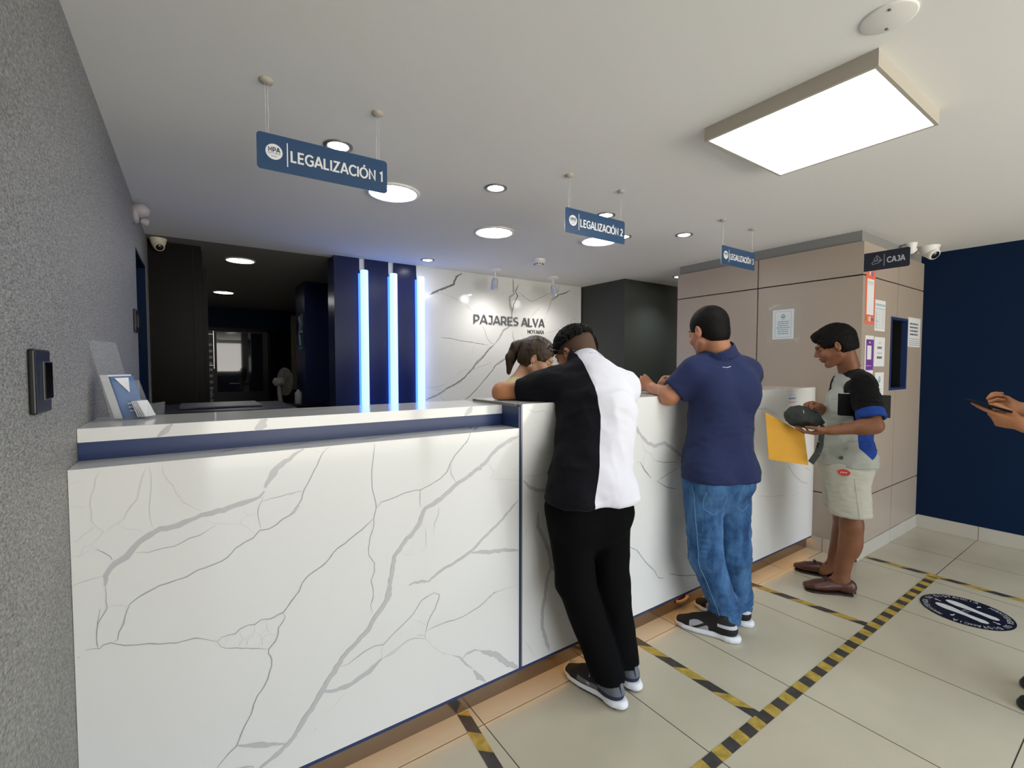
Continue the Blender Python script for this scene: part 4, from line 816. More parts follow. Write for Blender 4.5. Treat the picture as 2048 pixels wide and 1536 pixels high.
# pillar, rear wall, rear door
x0p, yp = 1.36, 6.05
PL = Vector((1.049, 5.652, 2.335)); PR = Vector((1.299, 5.596, 2.335))
pr_ = MB().box((PL.x, PL.y, 0), (PL.x+.75, PL.y+.55, ZC), M_navyg).build('wall_pillar', structure=True)
M_pict = mat('pale_pictogram', (.30, .36, .42), .5)
ws = MB(); sx0 = PL.x-.0012; sy = PL.y+.10
ws.quad((sx0, sy, 1.98), (sx0, sy+.28, 1.98), (sx0, sy+.28, 1.56), (sx0, sy, 1.56), mat('sign_blue_plate', (.012, .05, .12), .4))
for a, b in (((.20, 1.95), (.08, 1.87)), ((.08, 1.87), (.20, 1.76)), ((.20, 1.76), (.14, 1.62)), ((.20, 1.76), (.05, 1.78))):
    ws.tube([(sx0-.002, sy+a[0], a[1]), (sx0-.002, sy+b[0], b[1])], .016, M_pict, 8)
ws.quad((sx0-.001, sy+.02, 1.60), (sx0-.001, sy+.26, 1.60), (sx0-.001, sy+.26, 1.585), (sx0-.001, sy+.02, 1.585), M_pict)
tag(ws.build('safety_sign'), 'small exit pictogram sign on the side of the dark pillar', 'sign')
RY = 8.9
rx0, rx1 = -.2, 6.4
MB().box((-1.2, RY, 2.0), (6.4, RY+.1, ZC), M_navyw).box((-1.2, RY, 0), (.10, RY+.1, 2.0), M_navyw).box((2.0, RY, 0), (6.4, RY+.1, 2.0), M_navyw).build('wall_rear', structure=True)
MB().box((-1.3, 4.27, 0), (-1.2, 9.0, ZC), M_navyw).build('wall_rear_left', structure=True) if False else None
MB().box((6.4, 4.27, 0), (6.5, 9.0, ZC), M_navyw).build('wall_rear_right', structure=True)
dr2 = MB().box((.10, RY+.02, 0), (1.10, RY+.05, 2.0), M_black).box((1.10, RY+.02, 0), (2.0, RY+.05, 2.0), M_blackg).build('door_2', structure=True)
MB().box((.10, RY-.02, 0), (.16, RY+.02, 2.0), M_darkwood).box((1.06, RY-.02, 0), (1.10, RY+.02, 2.0), M_darkwood).box((.10, RY-.02, 1.95), (2.0, RY+.02, 2.0), M_darkwood).build('door_frame', dr2)
MB().box((.32, RY+.01, .95), (.98, RY+.018, 1.93), mat('door_glass', (.02, .02, .025), .02, coat=1, spec=1)).build('glass_pane', dr2)
mb = MB()
for k in range(14): mb.box((.18, RY+.004, .4+k*.10), (.26, RY+.018, .44+k*.10), M_alu)
mb.build('hinge_slats', dr2)
MB().box((.20, RY-.01, .86), (.25, RY+.01, .98), M_chrome, .004).build('lock_plate', dr2)
# strip blind by the pillar
bl_ = thing('vertical_blind', 'narrow olive strip blind hanging left of the dark pillar', 'blind', (1.9, 8.2, 1.9))
M_olive = mat('olive_fabric', (.12, .10, .05), .8)
b0 = Vector((1.292, 7.504, 1.622)); b1 = Vector((1.304, 7.521, 2.128))
MB().box((b0.x-.09, b0.y, 1.03), (b0.x+.07, b0.y+.01, b1.z), M_olive).build('fabric_strip', bl_)
MB().box((b0.x-.02, b0.y, b1.z+.02), (b0.x-.01, b0.y+.01, ZC-.001), M_chrome).build('ceiling_bracket', bl_)
MB().box((b0.x-.13, b0.y-.01, b1.z), (b0.x+.09, b0.y+.02, b1.z+.02), M_chrome).build('head_rail', bl_)
bl_.location = (0,0,0)
for ch in bl_.children: ch.matrix_parent_inverse = Matrix.Identity(4)
# pedestal fan
M_fan = mat('fan_grey_plastic', (.36, .34, .30), .4); M_fanc = mat('fan_cage', (.22, .21, .18), .45)
fc = Vector((0.910, 6.167, 1.192)); ax = Vector((.93, .37, .0)).normalized()
fan = thing('pedestal_fan', 'beige grey pedestal fan turned away in the back office', 'fan', (fc.x, fc.y, 0))
g_ = MB(); side = Vector((-ax.y, ax.x, 0)); R_ = .165
for k in range(36):
    a = 2*PI*k/36; d = side*math.cos(a)+Vector((0,0,1))*math.sin(a)
    g_.tube([fc+d*.03-ax*.03, fc+d*.10-ax*.035, fc+d*R_, fc+d*.10+ax*.035, fc+d*.03+ax*.04], .0016, M_fanc, 4, caps=False)
g_.lathe(tuple(fc-ax*.006), [(R_-.004, 0), (R_+.004, 0), (R_+.004, .012), (R_-.004, .012)], M_fanc, 48, axis=ax); g_.build('cage', fan)
bd = MB()
for k in range(5):
    a = 2*PI*k/5; P_ = []
    for r, da, tw in ((.02, -.3, -.012), (.08, -.42, -.016), (.14, -.32, -.014), (.15, .1, 0), (.14, .45, .014), (.08, .4, .016), (.02, .3, .012)):
        d = side*math.cos(a+da)+Vector((0,0,1))*math.sin(a+da); P_.append(fc+d*r+ax*tw)
    bd.slab(P_, ax, .002, M_fan)
bd.build('blades', fan)
MB().lathe(tuple(fc-ax*.13), [(.0001, -.012), (.035, -.006), (.048, .012), (.050, .09), (.044, .105), (.0001, .105)], M_fan, 28, axis=ax).build('motor_housing', fan)
MB().tube([(fc.x-ax.x*.08, fc.y-ax.y*.08, fc.z-.04), (fc.x-ax.x*.07, fc.y-ax.y*.07, fc.z-.14), (fc.x-ax.x*.03, fc.y-ax.y*.03, .75)], [.020, .024, .034], M_fan, 14).build('neck', fan)
MB().tube([(fc.x-ax.x*.03, fc.y-ax.y*.03, .76), (fc.x-ax.x*.03, fc.y-ax.y*.03, .03)], .016, M_fan, 12).build('pole', fan)
MB().lathe((fc.x-ax.x*.03, fc.y-ax.y*.03, 0), [(.18, 0), (.18, .02), (.15, .035), (.03, .05), (.0001, .05)], M_fan, 36).build('base', fan)
# copier seen over the shelf
cp = thing('copier', 'dark office copier whose lid shows above the shelf', 'copier', (.14, 2.72, 0))
M_cop = mat('copier_charcoal', (.012, .015, .022), .35, spec=.2)
MB().box((-.14, 2.50, 0), (.42, 3.0, 1.08), M_cop, .02).build('body', cp)
MB().box((-.15, 2.48, 1.085), (.43, 3.0, 1.185), M_cop, .025).build('lid', cp)
MB().box((-.06, 2.60, 1.185), (.28, 2.92, 1.195), mat('copier_tray_grey', (.04, .04, .05), .4), .005).build('feeder', cp)
# soap dispenser bottle near the pillar
bt = Vector((0.929, 5.419, 1.073))
b_ = thing('pump_bottle', 'small pale pump bottle far back left of the pillar', 'bottle', (bt.x, bt.y, 1.0))
MB().lathe((bt.x, bt.y, bt.z-.10), [(.0001, 0), (.035, 0), (.037, .01), (.037, .12), (.015, .145), (.014, .155), (.0001, .155)], mat('pale_bottle', (.30, .32, .33), .3), 20).build('bottle_body', b_)
MB().tube([(bt.x, bt.y, bt.z+.05), (bt.x, bt.y, bt.z+.09), (bt.x-.03, bt.y, bt.z+.092)], .006, M_black, 8).build('pump', b_)
tb_ = thing('side_table', 'dark side table in the back office', 'table', (bt.x, bt.y, 0)); z_ = bt.z-.10
MB().box((bt.x-.25, bt.y-.2, z_-.03), (bt.x+.25, bt.y+.2, z_-.0005), M_darkwood).build('table_top', tb_)
for sx_ in (-1, 1):
    for sy_ in (-1, 1): MB().box((bt.x+sx_*.22-.015, bt.y+sy_*.17-.015, 0), (bt.x+sx_*.22+.015, bt.y+sy_*.17+.015, z_-.03), M_darkwood).build('leg', tb_)

hz_ = MB().tube([(2.233, 1.600, 0.045), (2.265, 1.590, 0.042), (2.299, 1.585, 0.046), (2.330, 1.590, 0.052)], .009, mat('dull_pink_hose', (.30, .20, .16), .5), 10).build('pipe_stub'); tag(hz_, 'short curved pipe stub poking out under the counter by the black sneaker', 'pipe')

# ================================================================ BODY BUILDING: smooth fields -> one continuous surface
def _n(v): v = np.array(v, float); return v/np.linalg.norm(v)
class Field:
    """list of rounded primitives blended smoothly into one solid"""
    def __init__(s): s.p = []
    def cone(s, a, b, ra, rb, k=.02, op='u'): s.p.append(('c', np.array(a, float), np.array(b, float), ra, rb, k, op)); return s
    def chain(s, pts, rs, k=.02, op='u'):
        for i in range(len(pts)-1): s.cone(pts[i], pts[i+1], rs[i], rs[i+1], k, op)
        return s
    def ell(s, c, r, ax=None, k=.02, op='u'):
        M = np.eye(3) if ax is None else np.array([_n(a) for a in ax]); s.p.append(('e', np.array(c, float), np.array(r, float), M, 0, k, op)); return s
    def loft(s, pts, a, b, side, k=.02, op='u'):
        """elliptic sweep: half width a along side vector(s), half depth b across"""
        s.p.append(('l', [np.array(p, float) for p in pts], list(a), list(b), side, k, op)); return s
    def cutoff(s, p, n, r): s.p.append(('h', np.array(p, float), _n(n), r, 0, 0, 's')); return s
    def plane(s, p, n, op='i', k=.0): s.p.append(('p', np.array(p, float), _n(n), 0, 0, k, op)); return s
    def copy(s): f = Field(); f.p = list(s.p); return f
def _bounds(q):
    t = q[0]
    if t == 'c': r = max(q[3], q[4]); return np.minimum(q[1], q[2])-r, np.maximum(q[1], q[2])+r
    if t == 'e': r = max(q[2]); return q[1]-r, q[1]+r
    if t == 'h': return q[1]-q[3], q[1]+q[3]
    if t == 'b': return q[1]-.02, q[2]+.02
    if t == 'l': r = max(max(q[2]), max(q[3])); P = np.array(q[1]); return P.min(0)-r, P.max(0)+r
    return None
def _eval(q, X):
    t = q[0]
    if t == 'c':
        a, b, ra, rb = q[1:5]; ab = b-a; L2 = max(ab@ab, 1e-12); h = np.clip(((X-a)@ab)/L2, 0, 1)
        return np.linalg.norm(X-a-h[..., None]*ab, axis=-1)-(ra+(rb-ra)*h)
    if t == 'e':
        Y = (X-q[1])@q[3].T; k0 = np.linalg.norm(Y/q[2], axis=-1); k1 = np.linalg.norm(Y/(q[2]**2), axis=-1)+1e-9
        return k0*(k0-1)/k1
    if t == 'b':
        c = (q[1]+q[2])/2; e = np.abs(X-c)-(q[2]-q[1])/2; return np.linalg.norm(np.maximum(e, 0), axis=-1)+np.minimum(e.max(-1), 0)
    if t == 'h': return np.maximum(np.linalg.norm(X-q[1], axis=-1)-q[3], -((X-q[1])@q[2]))
    if t == 'p': return (X-q[1])@q[2]
    if t == 'l':
        P, A, B, side = q[1:5]; best = None
        S = [_n(v) for v in side] if isinstance(side[0], (list, tuple, np.ndarray)) else [_n(side)]*len(P)
        for i in range(len(P)-1):
            a, b = P[i], P[i+1]; ab = b-a; L2 = ab@ab; hu = ((X-a)@ab)/L2; h = np.clip(hu, 0, 1)
            ax = ab/math.sqrt(L2); sd = S[i]+(S[i+1]-S[i])*.5; sd = sd-(sd@ax)*ax; sd = sd/np.linalg.norm(sd); tt = np.cross(ax, sd)
            D = X-a-h[..., None]*ab; wa = A[i]+(A[i+1]-A[i])*h; wb = B[i]+(B[i+1]-B[i])*h; m = np.minimum(wa, wb)
            u = (D@sd)/wa; v = (D@tt)/wb; w = (D@ax)/m
            rr = np.sqrt(u*u+v*v+w*w); d = (rr-1)*m/np.maximum(1, .0+np.ones_like(rr))
            best = d if best is None else np.minimum(best, d)
        return best
def sdf_grid(F, lo, hi, h):
    lo = np.array(lo, float); hi = np.array(hi, float); n = np.maximum(((hi-lo)/h).astype(int)+1, 4)
    D = np.full(n, .25, np.float32); axs = [lo[i]+h*np.arange(n[i]) for i in range(3)]
    for q in F.p:
        k = q[-2]; op = q[-1]; bd = _bounds(q)
        if bd is None: i0 = np.zeros(3, int); i1 = n.copy()
        else:
            m = 3*h+k+.012; i0 = np.clip(((bd[0]-m-lo)/h).astype(int), 0, n); i1 = np.clip(((bd[1]+m-lo)/h).astype(int)+2, 0, n)
            if (i1 <= i0).any(): continue
        sl = tuple(slice(i0[i], i1[i]) for i in range(3))
        X = np.stack(np.meshgrid(*[axs[i][sl[i]] for i in range(3)], indexing='ij'), -1)
        d = _eval(q, X).astype(np.float32); g = D[sl]
        if op == 'u':
            if k > 0: hh = np.clip(.5+.5*(g-d)/k, 0, 1); D[sl] = g+(d-g)*hh-k*hh*(1-hh)
            else: D[sl] = np.minimum(g, d)
        elif op == 's':
            d = -d
            if k > 0: hh = np.clip(.5-.5*(g-d)/k, 0, 1); D[sl] = g+(d-g)*hh+k*hh*(1-hh)
            else: D[sl] = np.maximum(g, d)
        else: D[sl] = np.maximum(g, d)
    return D, lo, n
def surface(F, lo, hi, h):
    """naive surface nets"""
    D, lo, n = sdf_grid(F, lo, hi, h); s = D < 0; nx, ny, nz = n
    cs = [(i, j, k) for i in (0, 1) for j in (0, 1) for k in (0, 1)]
    cnt = sum(s[i:nx-1+i, j:ny-1+j, k:nz-1+k].astype(np.int8) for i, j, k in cs); act = (cnt > 0) & (cnt < 8)
    idx = -np.ones(act.shape, np.int64); A = np.argwhere(act); idx[act] = np.arange(len(A)); acc = np.zeros((len(A), 3)); num = np.zeros(len(A))
    for a in range(len(cs)):
        for b in range(a+1, len(cs)):
            ca, cb = np.array(cs[a]), np.array(cs[b])
            if abs(ca-cb).sum() != 1: continue
            da = D[A[:, 0]+ca[0], A[:, 1]+ca[1], A[:, 2]+ca[2]].astype(float); db = D[A[:, 0]+cb[0], A[:, 1]+cb[1], A[:, 2]+cb[2]].astype(float)
            m = (da < 0) != (db < 0); t = np.where(m, da/(da-db+1e-20), 0); p = ca+(cb-ca)*t[:, None]; acc[m] += p[m]; num[m] += 1
    V = lo+h*(A+acc/np.maximum(num, 1)[:, None]); fs = []
    for ax in range(3):
        o = [0, 0, 0]; o[ax] = 1; sl0 = tuple(slice(0, n[i]-o[i]) for i in range(3)); sl1 = tuple(slice(o[i], n[i]) for i in range(3))
        c = s[sl0] != s[sl1]; E = np.argwhere(c); u, v = [(1, 2), (2, 0), (0, 1)][ax]
        ok = (E[:, u] > 0) & (E[:, v] > 0) & (E[:, u] < n[u]-1) & (E[:, v] < n[v]-1); E = E[ok]
        def I(du, dv): q = E.copy(); q[:, u] -= du; q[:, v] -= dv; return idx[q[:, 0], q[:, 1], q[:, 2]]
        Q = np.stack([I(1, 1), I(0, 1), I(0, 0), I(1, 0)], 1); flip = ~s[E[:, 0], E[:, 1], E[:, 2]]; Q[flip] = Q[flip][:, ::-1]; fs.append(Q)
    Fc = np.concatenate(fs); Fc = Fc[(Fc >= 0).all(1)]
    return V, Fc
def vnoise(P, seed=0):
    """smooth value noise, vectorised"""
    P = P+seed*17.31; i = np.floor(P).astype(np.int64); f = P-i; f = f*f*(3-2*f); r = 0
    for dx in (0, 1):
        for dy in (0, 1):
            for dz in (0, 1):
                hsh = ((i[:, 0]+dx)*374761393+(i[:, 1]+dy)*668265263+(i[:, 2]+dz)*2147483647+seed*974711) & 0xffffffff
                hsh = ((hsh ^ (hsh >> 13))*1274126177) & 0xffffffff; val = ((hsh ^ (hsh >> 16)) & 0xffff)/65535.
                w = (f[:, 0] if dx else 1-f[:, 0])*(f[:, 1] if dy else 1-f[:, 1])*(f[:, 2] if dz else 1-f[:, 2]); r = r+val*w
    return r*2-1
def vnormals(V, F):
    n = np.cross(V[F[:, 2]]-V[F[:, 0]], V[F[:, 3]]-V[F[:, 1]]); N = np.zeros_like(V)
    for k in range(4): np.add.at(N, F[:, k], n)
    return N/(np.linalg.norm(N, axis=1)[:, None]+1e-12)
def relax(V, F, it=2, lam=.5):
    for _ in range(it):
        S = np.zeros_like(V); c = np.zeros(len(V))
        for k in range(4):
            a, b = F[:, k], F[:, (k+1) % 4]; np.add.at(S, a, V[b]); np.add.at(c, a, 1); np.add.at(S, b, V[a]); np.add.at(c, b, 1)
        V = V+lam*(S/np.maximum(c, 1)[:, None]-V)
    return V
def painted(base, paint, name):
    """one cloth whose colour panels are bounded by smooth distance attributes"""
    m = base.copy(); m.name = name; t = m.node_tree; b = t.nodes['Principled BSDF']; prev = None
    col = tuple(b.inputs['Base Color'].default_value)
    if b.inputs['Base Color'].links: prev = b.inputs['Base Color'].links[0].from_socket
    for i, (c, fn) in enumerate(paint):
        a = t.nodes.new('ShaderNodeAttribute'); a.attribute_name = 'panel%d' % i
        r = t.nodes.new('ShaderNodeMapRange'); r.inputs[1].default_value = -.0006; r.inputs[2].default_value = .0006
        t.links.new(a.outputs['Fac'], r.inputs[0]); mx = t.nodes.new('ShaderNodeMix'); mx.data_type = 'RGBA'
        t.links.new(r.outputs[0], mx.inputs[0]); mx.inputs[7].default_value = (*c[:3], 1)
        if prev is None: mx.inputs[6].default_value = col
        else: t.links.new(prev, mx.inputs[6])
        prev = mx.outputs[2]
    t.links.new(prev, b.inputs['Base Color']); return m
def skin_obj(name, regions, mats, parent=None, wrinkle=None, pick=None, it=2, paint=None):
    """regions: [(field, lo, hi, h)]; later (finer) regions replace the coarse surface inside their box"""
    VV = []; FF = []; base = 0
    if parent is not None and (parent.get('category') == 'person' or (parent.parent is not None and parent.parent.get('category') == 'person')):   # bodies press against the counter, not into it
        cb_ = [('b', np.array((-.3, 1.566, .08)), np.array((3.86, 1.966, 1.230)), 0, 0, .0, 's')]
        regs = []
        for F, lo, hi, h in regions: F = F.copy(); F.p += cb_; regs.append((F, lo, hi, h))
        regions = regs
    for ri, (F, lo, hi, h) in enumerate(regions):
        V, Fc = surface(F, lo, hi, h); V = relax(V, Fc, it)
        if wrinkle is not None: V = V+vnormals(V, Fc)*wrinkle(V)[:, None]
        c = V[Fc].mean(1); keep = np.ones(len(Fc), bool)
        for (F2, l2, h2, hh2) in regions[ri+1:]:
            m = 1.2*hh2; keep &= ~(((c > np.array(l2)+m) & (c < np.array(h2)-m)).all(1))
        Fc = Fc[keep]; u, inv = np.unique(Fc, return_inverse=True); V = V[u]; Fc = inv.reshape(-1, 4)
        VV.append(V); FF.append(Fc+base); base += len(V)
    V = np.concatenate(VV); Fc = np.concatenate(FF)
    me = bpy.data.meshes.new(name); me.vertices.add(len(V)); me.vertices.foreach_set('co', V.astype(np.float32).ravel())
    me.loops.add(len(Fc)*4); me.loops.foreach_set('vertex_index', Fc.astype(np.int32).ravel())
    me.polygons.add(len(Fc)); me.polygons.foreach_set('loop_start', np.arange(0, len(Fc)*4, 4, dtype=np.int32)); me.polygons.foreach_set('loop_total', np.full(len(Fc), 4, np.int32))
    if paint: mats = [painted(mats[0], paint, name+'_panels')]
    for m in mats: me.materials.append(m)
    if pick is not None: me.polygons.foreach_set('material_index', pick(V[Fc].mean(1)).astype(np.int32))
    me.update(calc_edges=True); me.polygons.foreach_set('use_smooth', np.ones(len(Fc), bool)); me.update()
    if paint:
        for i, (c, fn) in enumerate(paint):
            at = me.attributes.new('panel%d' % i, 'FLOAT', 'POINT'); at.data.foreach_set('value', np.asarray(fn(V), np.float32))
    o = bpy.data.objects.new(name, me); C.objects.link(o)
    if parent is not None: o.parent = parent; o.matrix_parent_inverse = Matrix.Translation(-parent.location)
    return o
def collar(par, mat_, cb, up, r0, r1, h, th=.005, tilt=None, name='collar'):
    cb = np.array(cb, float); up = _n(up); F = Field()
    F.cone(cb-up*.004, cb+up*(h+.004), r0+th, r1+th, 0); sl = (r1-r0)/h; F.cone(cb-up*.03, cb+up*(h+.03), r0-sl*.03, r1+sl*.03, 0, 's')
    F.cutoff(cb+up*h, up, .14); F.cutoff(cb-up*.004, -up if tilt is None else -_n(tilt), .14)
    return skin_obj(name, [(F, cb-.13, cb+.15, .004)], [mat_], par)
def frame(fwd, up):
    f = _n(fwd); u = np.array(up, float); u = _n(u-(u@f)*f); l = np.cross(u, f); return f, l, u   # forward, left, up
def azp(az, pitch=0):   # azimuth measured from +y towards +x, pitch up
    a = math.radians(az); p = math.radians(pitch); return np.array([math.sin(a)*math.cos(p), math.cos(a)*math.cos(p), math.sin(p)])
class Head:
    def __init__(s, c, fwd, up, sc=1.0, roll=0):
        s.c = np.array(c, float); s.f, s.l, s.u = frame(fwd, up); s.s = sc
    def P(s, f, l, u): return s.c+s.s*(s.f*f+s.l*l+s.u*u)
    def ax(s): return (s.f, s.l, s.u)
    def skin(s, F, fem=0, eyes=True):
        P = s.P; k = s.s; A = s.ax()
        F.ell(P(-.014, 0, .030), (.098*k, .077*k, .088*k), A, .0)
        F.ell(P(.022, 0, -.028), (.074*k, .064*k, .085*k), A, .02)
        F.cone(P(.062, 0, -.098), P(.070, 0, -.104), .024*k, .018*k, .02)
        for sd in (-1, 1):
            F.cone(P(.002, sd*.058, -.060), P(.058, sd*.022, -.102), .018*k, .017*k, .025)
            F.ell(P(.066, sd*.036, -.038), (.024*k, .026*k, .022*k), A, .02)
            F.cone(P(.082, sd*.040, .022), P(.092, sd*.014, .017), .009*k, .010*k, .012)
            F.ell(P(.089, sd*.031, .001), (.016*k, .017*k, .012*k), A, .010, 's')
            F.ell(P(.078, sd*.032, .000), (.0125*k, .015*k, .0115*k), A, .003)
            F.ell(P(.100, sd*.013, -.036), (.010*k, .0085*k, .008*k), A, .006)
            e = (s.f*.95+s.l*sd*.30, s.l*sd-s.f*.25, s.u)
            F.ell(P(-.006, sd*.080, -.008), (.018*k, .009*k, .031*k), (s.f*.9+s.l*sd*.45, s.l*sd*.9-s.f*.45, s.u*1.0), .006)
            F.ell(P(.000, sd*.089, -.004), (.010*k, .006*k, .018*k), (s.f*.9+s.l*sd*.45, s.l*sd*.9-s.f*.45, s.u), .004, 's')
            F.ell(P(.000, sd*.078, -.034), (.008*k, .006*k, .010*k), A, .005)
        F.cone(P(.088, 0, .012), P(.110, 0, -.024), .0075*k, .0105*k, .012)
        F.ell(P(.111, 0, -.031), (.011*k, .011*k, .009*k), A, .006)
        F.cone(P(.086, -.020, -.064), P(.086, .020, -.064), .006*k, .006*k, .010)
        F.cone(P(.094, -.010, -.061), P(.094, .010, -.061), .0065*k, .0065*k, .008)
        F.cone(P(.090, -.012, -.073), P(.090, .012, -.073), .008*k, .008*k, .008)
        F.cone(P(.105, -.024, -.0675), P(.105, .024, -.0675), .0028*k, .0028*k, .002, 's')
        return F
    def box(s, pad=.0):
        r = .135*s.s+pad; return s.c-r-np.array((0,0,.02)), s.c+r
M_brow = mat('dark_brow_hair', (.010, .008, .007), .7)
def face_marks(H, par):
    P = H.P; k = H.s
    for sd in (-1, 1):
        MB().tube([P(.0935, sd*.014, .019), P(.0945, sd*.026, .0245), P(.084, sd*.044, .021)], [.0022*k, .0030*k, .0015*k], M_brow, 8).build('eyebrow', par)
        MB().tube([P(.0885, sd*.021, -.0045), P(.0918, sd*.032, -.0068), P(.086, sd*.043, -.0045)], [.0009*k, .0013*k, .0008*k], M_brow, 6).build('eyelashes', par)
def hand_field(F, w, D, N, S, curls, thumb=(.5, .5), sc=1.0, spread=.10, side=1):
    """w wrist point, D towards fingers, N palm normal (palm faces N), thumb on side*cross; curls: bend of each finger (0..1)"""
    D = _n(D); N = np.array(N, float); N = _n(N-(N@D)*D); T = np.cross(N, D)*side   # T points to the thumb side
    w = np.array(w, float); k = sc
    F.loft([w-D*.01*k, w+D*.035*k, w+D*.078*k], [.026*k, .034*k, .039*k], [.017*k, .0155*k, .0125*k], T, .012)
    L = [(.040, .026, .021), (.045, .029, .022), (.042, .027, .021), (.033, .021, .018)]
    tips = []
    for i in range(4):
        off = (.0295, .0100, -.0095, -.0275)[i]; base = w+D*(.086, .089, .086, .079)[i]*k+T*off*k
        sp = (1.2, .3, -.5, -1.5)[i]*spread; d = _n(D+T*sp); p = base; ang = 0; r = (.0090, .0092, .0088, .0078)[i]*k
        c = curls[i] if isinstance(curls, (list, tuple)) else curls
        F.cone(w+D*.05*k+T*off*.8*k, p, .011*k, r*1.08, .006)
        for j, l in enumerate(L[i]):
            ang += c*(1.15, 1.45, .9)[j]; dd = d*math.cos(ang)+N*math.sin(ang); q = p+dd*l*k
            F.cone(p, q, r*(1, .93, .86)[j], r*(.93, .86, .76)[j], .0022); p = q
        tips.append(p)
    b = w+D*.022*k+T*.024*k+N*.006*k; o_, c_ = thumb
    d1 = _n(D*(1-o_*.55)+T*o_*1.1+N*c_*.5); p1 = b+d1*.040*k; d2 = _n(D*(1-o_*.2)+T*(o_*.55-c_*.35)+N*c_*.8); p2 = p1+d2*.032*k; d3 = _n(D*1.0+T*(o_*.25-c_*.7)+N*c_*.9); p3 = p2+d3*.025*k
    F.cone(b-T*.008*k, p1, .0160*k, .0125*k, .010); F.cone(p1, p2, .0118*k, .0105*k, .004); F.cone(p2, p3, .0105*k, .0085*k, .003)
    tips.append(p3); return tips
def shoe(par, heel, az, L=.285, wd=.098, style='sneaker', mats=None, side=1):
    """shoe resting on the floor: heel point, pointing along azimuth"""
    h = np.array((*heel[:2], 0.)); f = azp(az); l = np.array([-f[1], f[0], 0]); u = np.array((0,0,1.)); k = L/.285
    P = lambda a, b, c: h+f*a*k+l*b*side+u*c
    up, so, acc = mats
    F = Field(); low = style == 'loafer'
    F.loft([P(.030, 0, .052), P(.10, -.002, .050), P(.17, .002, .042), P(.225, .004, .036), P(.262, .004, .030)], [.034, .037, .045, .044, .030], [.034, .034, .032, .026, .018], l, .02)
    if not low:
        F.loft([P(.045, 0, .055), P(.060, 0, .105)], [.034, .036], [.042, .044], l, .03); F.cone(P(.09, 0, .10), P(.19, 0, .055), .030, .024, .03)
        F.ell(P(.062, 0, .135), (.036, .030, .05), None, .01, 's')
    else:
        F.loft([P(.040, 0, .04), P(.045, 0, .062)], [.032, .031], [.040, .038], l, .02); F.cone(P(.14, 0, .055), P(.20, 0, .045), .028, .024, .02)
        F.ell(P(.075, 0, .095), (.050, .027, .045), (f, l, u), .006, 's')
    F.plane((0,0,.012), (0,0,-1))
    lo = np.minimum(P(-.04, -.08, 0), P(.32*1.0, .08, 0)); hi = np.maximum(P(-.04, -.08, .18), P(.32, .08, .18))
    c_ = (h+f*.14*k); lo = c_-.2; hi = c_+.2; lo[2] = -.01; hi[2] = .17
    up_o = skin_obj('shoe', [(F, lo, hi, .0045)], up if isinstance(up, list) else [up], par, paint=(acc['paint'](P, f, l, h, k, side) if acc else None))
    G_ = Field(); th = .034 if style == 'runner' else (.030 if style == 'sneaker' else .012)
    G_.loft([P(.022, 0, th*.5), P(.09, -.003, th*.45), P(.18, .003, th*.4), P(.235, .005, th*.42), P(.262, .004, th*.5)], [.040, .038, .047, .045, .030], [th*.85]*5, l, .02)
    if style != 'loafer': G_.loft([P(.0, 0, th*.5), P(.04, 0, th*.5)], [.030, .038], [th*.75]*2, l, .015)
    G_.plane((0,0,.0), (0,0,-1)); G_.plane((0,0,th+.004), (0,0,1))
    if style == 'runner': G_.plane((0,0,.009), (0,0,-1))
    skin_obj('sole', [(G_, lo, hi, .0045)], [so], up_o)
    if style == 'runner':
        G2 = Field(); G2.loft([P(.012, 0, .008), P(.09, -.003, .008), P(.18, .003, .008), P(.245, .005, .010)], [.036, .036, .045, .036], [.012]*4, l, .01); G2.plane((0,0,.011), (0,0,1)); G2.plane((0,0,0), (0,0,-1))
        for j in range(9): G2.ell(P(-.005+j*.032, .047, .0), (.006, .006, .012), None, 0, 's'); G2.ell(P(-.005+j*.032, -.047, .0), (.006, .006, .012), None, 0, 's')
        skin_obj('outsole', [(G2, lo, hi, .0045)], [M_black], up_o)
    return up_o, P

# ================================================================ PEOPLE
def cloth_mat(name, col, rough=.8, b=.5, sc=900, sheen=.2): return mat(name, col, rough, spec=.08, bump=b, bscale=sc, sheen=sheen*.25)
M_sk1 = mat('skin_warm_tan', (.46, .20, .095), .48, spec=.35, sss=.05, var=.06, vscale=14)
M_sk2 = mat('skin_tan', (.40, .18, .10), .48, spec=.35, sss=.05, var=.06, vscale=14)
M_sk3 = mat('skin_brown', (.21, .085, .042), .48, spec=.35, sss=.05, var=.08, vscale=14)
M_sk4 = mat('skin_light', (.56, .33, .22), .45, spec=.35, sss=.05, var=.04, vscale=14)
M_hair = mat('black_hair', (.006, .005, .0045), .6, spec=.12, bump=.8, bscale=300, bstretch=(1, 1, .3))
M_fade = mat('shaved_hair_skin', (.085, .045, .028), .75, bump=.5, bscale=900)
M_hairb = mat('highlighted_brown_hair', (.045, .030, .018), .5, spec=.4, bump=.8, bscale=120, bstretch=(1, 1, .2), var=.8, vscale=26)
M_shw = cloth_mat('white_pique', (.74, .74, .82)); M_shk = cloth_mat('black_pique', (.006, .006, .009)); M_pantk = cloth_mat('black_trouser', (.0035, .0035, .004), .9, .3, sheen=0)
M_navyc = cloth_mat('navy_polo_cloth', (.022, .030, .085)); M_greyc = cloth_mat('light_grey_tee', (.40, .41, .36)); M_bluec = cloth_mat('royal_blue_panel', (.018, .055, .26)); M_kcl = cloth_mat('black_sleeve', (.006, .006, .006))
M_khaki = cloth_mat('stone_shorts', (.50, .48, .40)); M_yelc = cloth_mat('pale_yellow_blouse', (.62, .58, .28)); M_darkc = cloth_mat('dark_office_shirt', (.012, .014, .022))
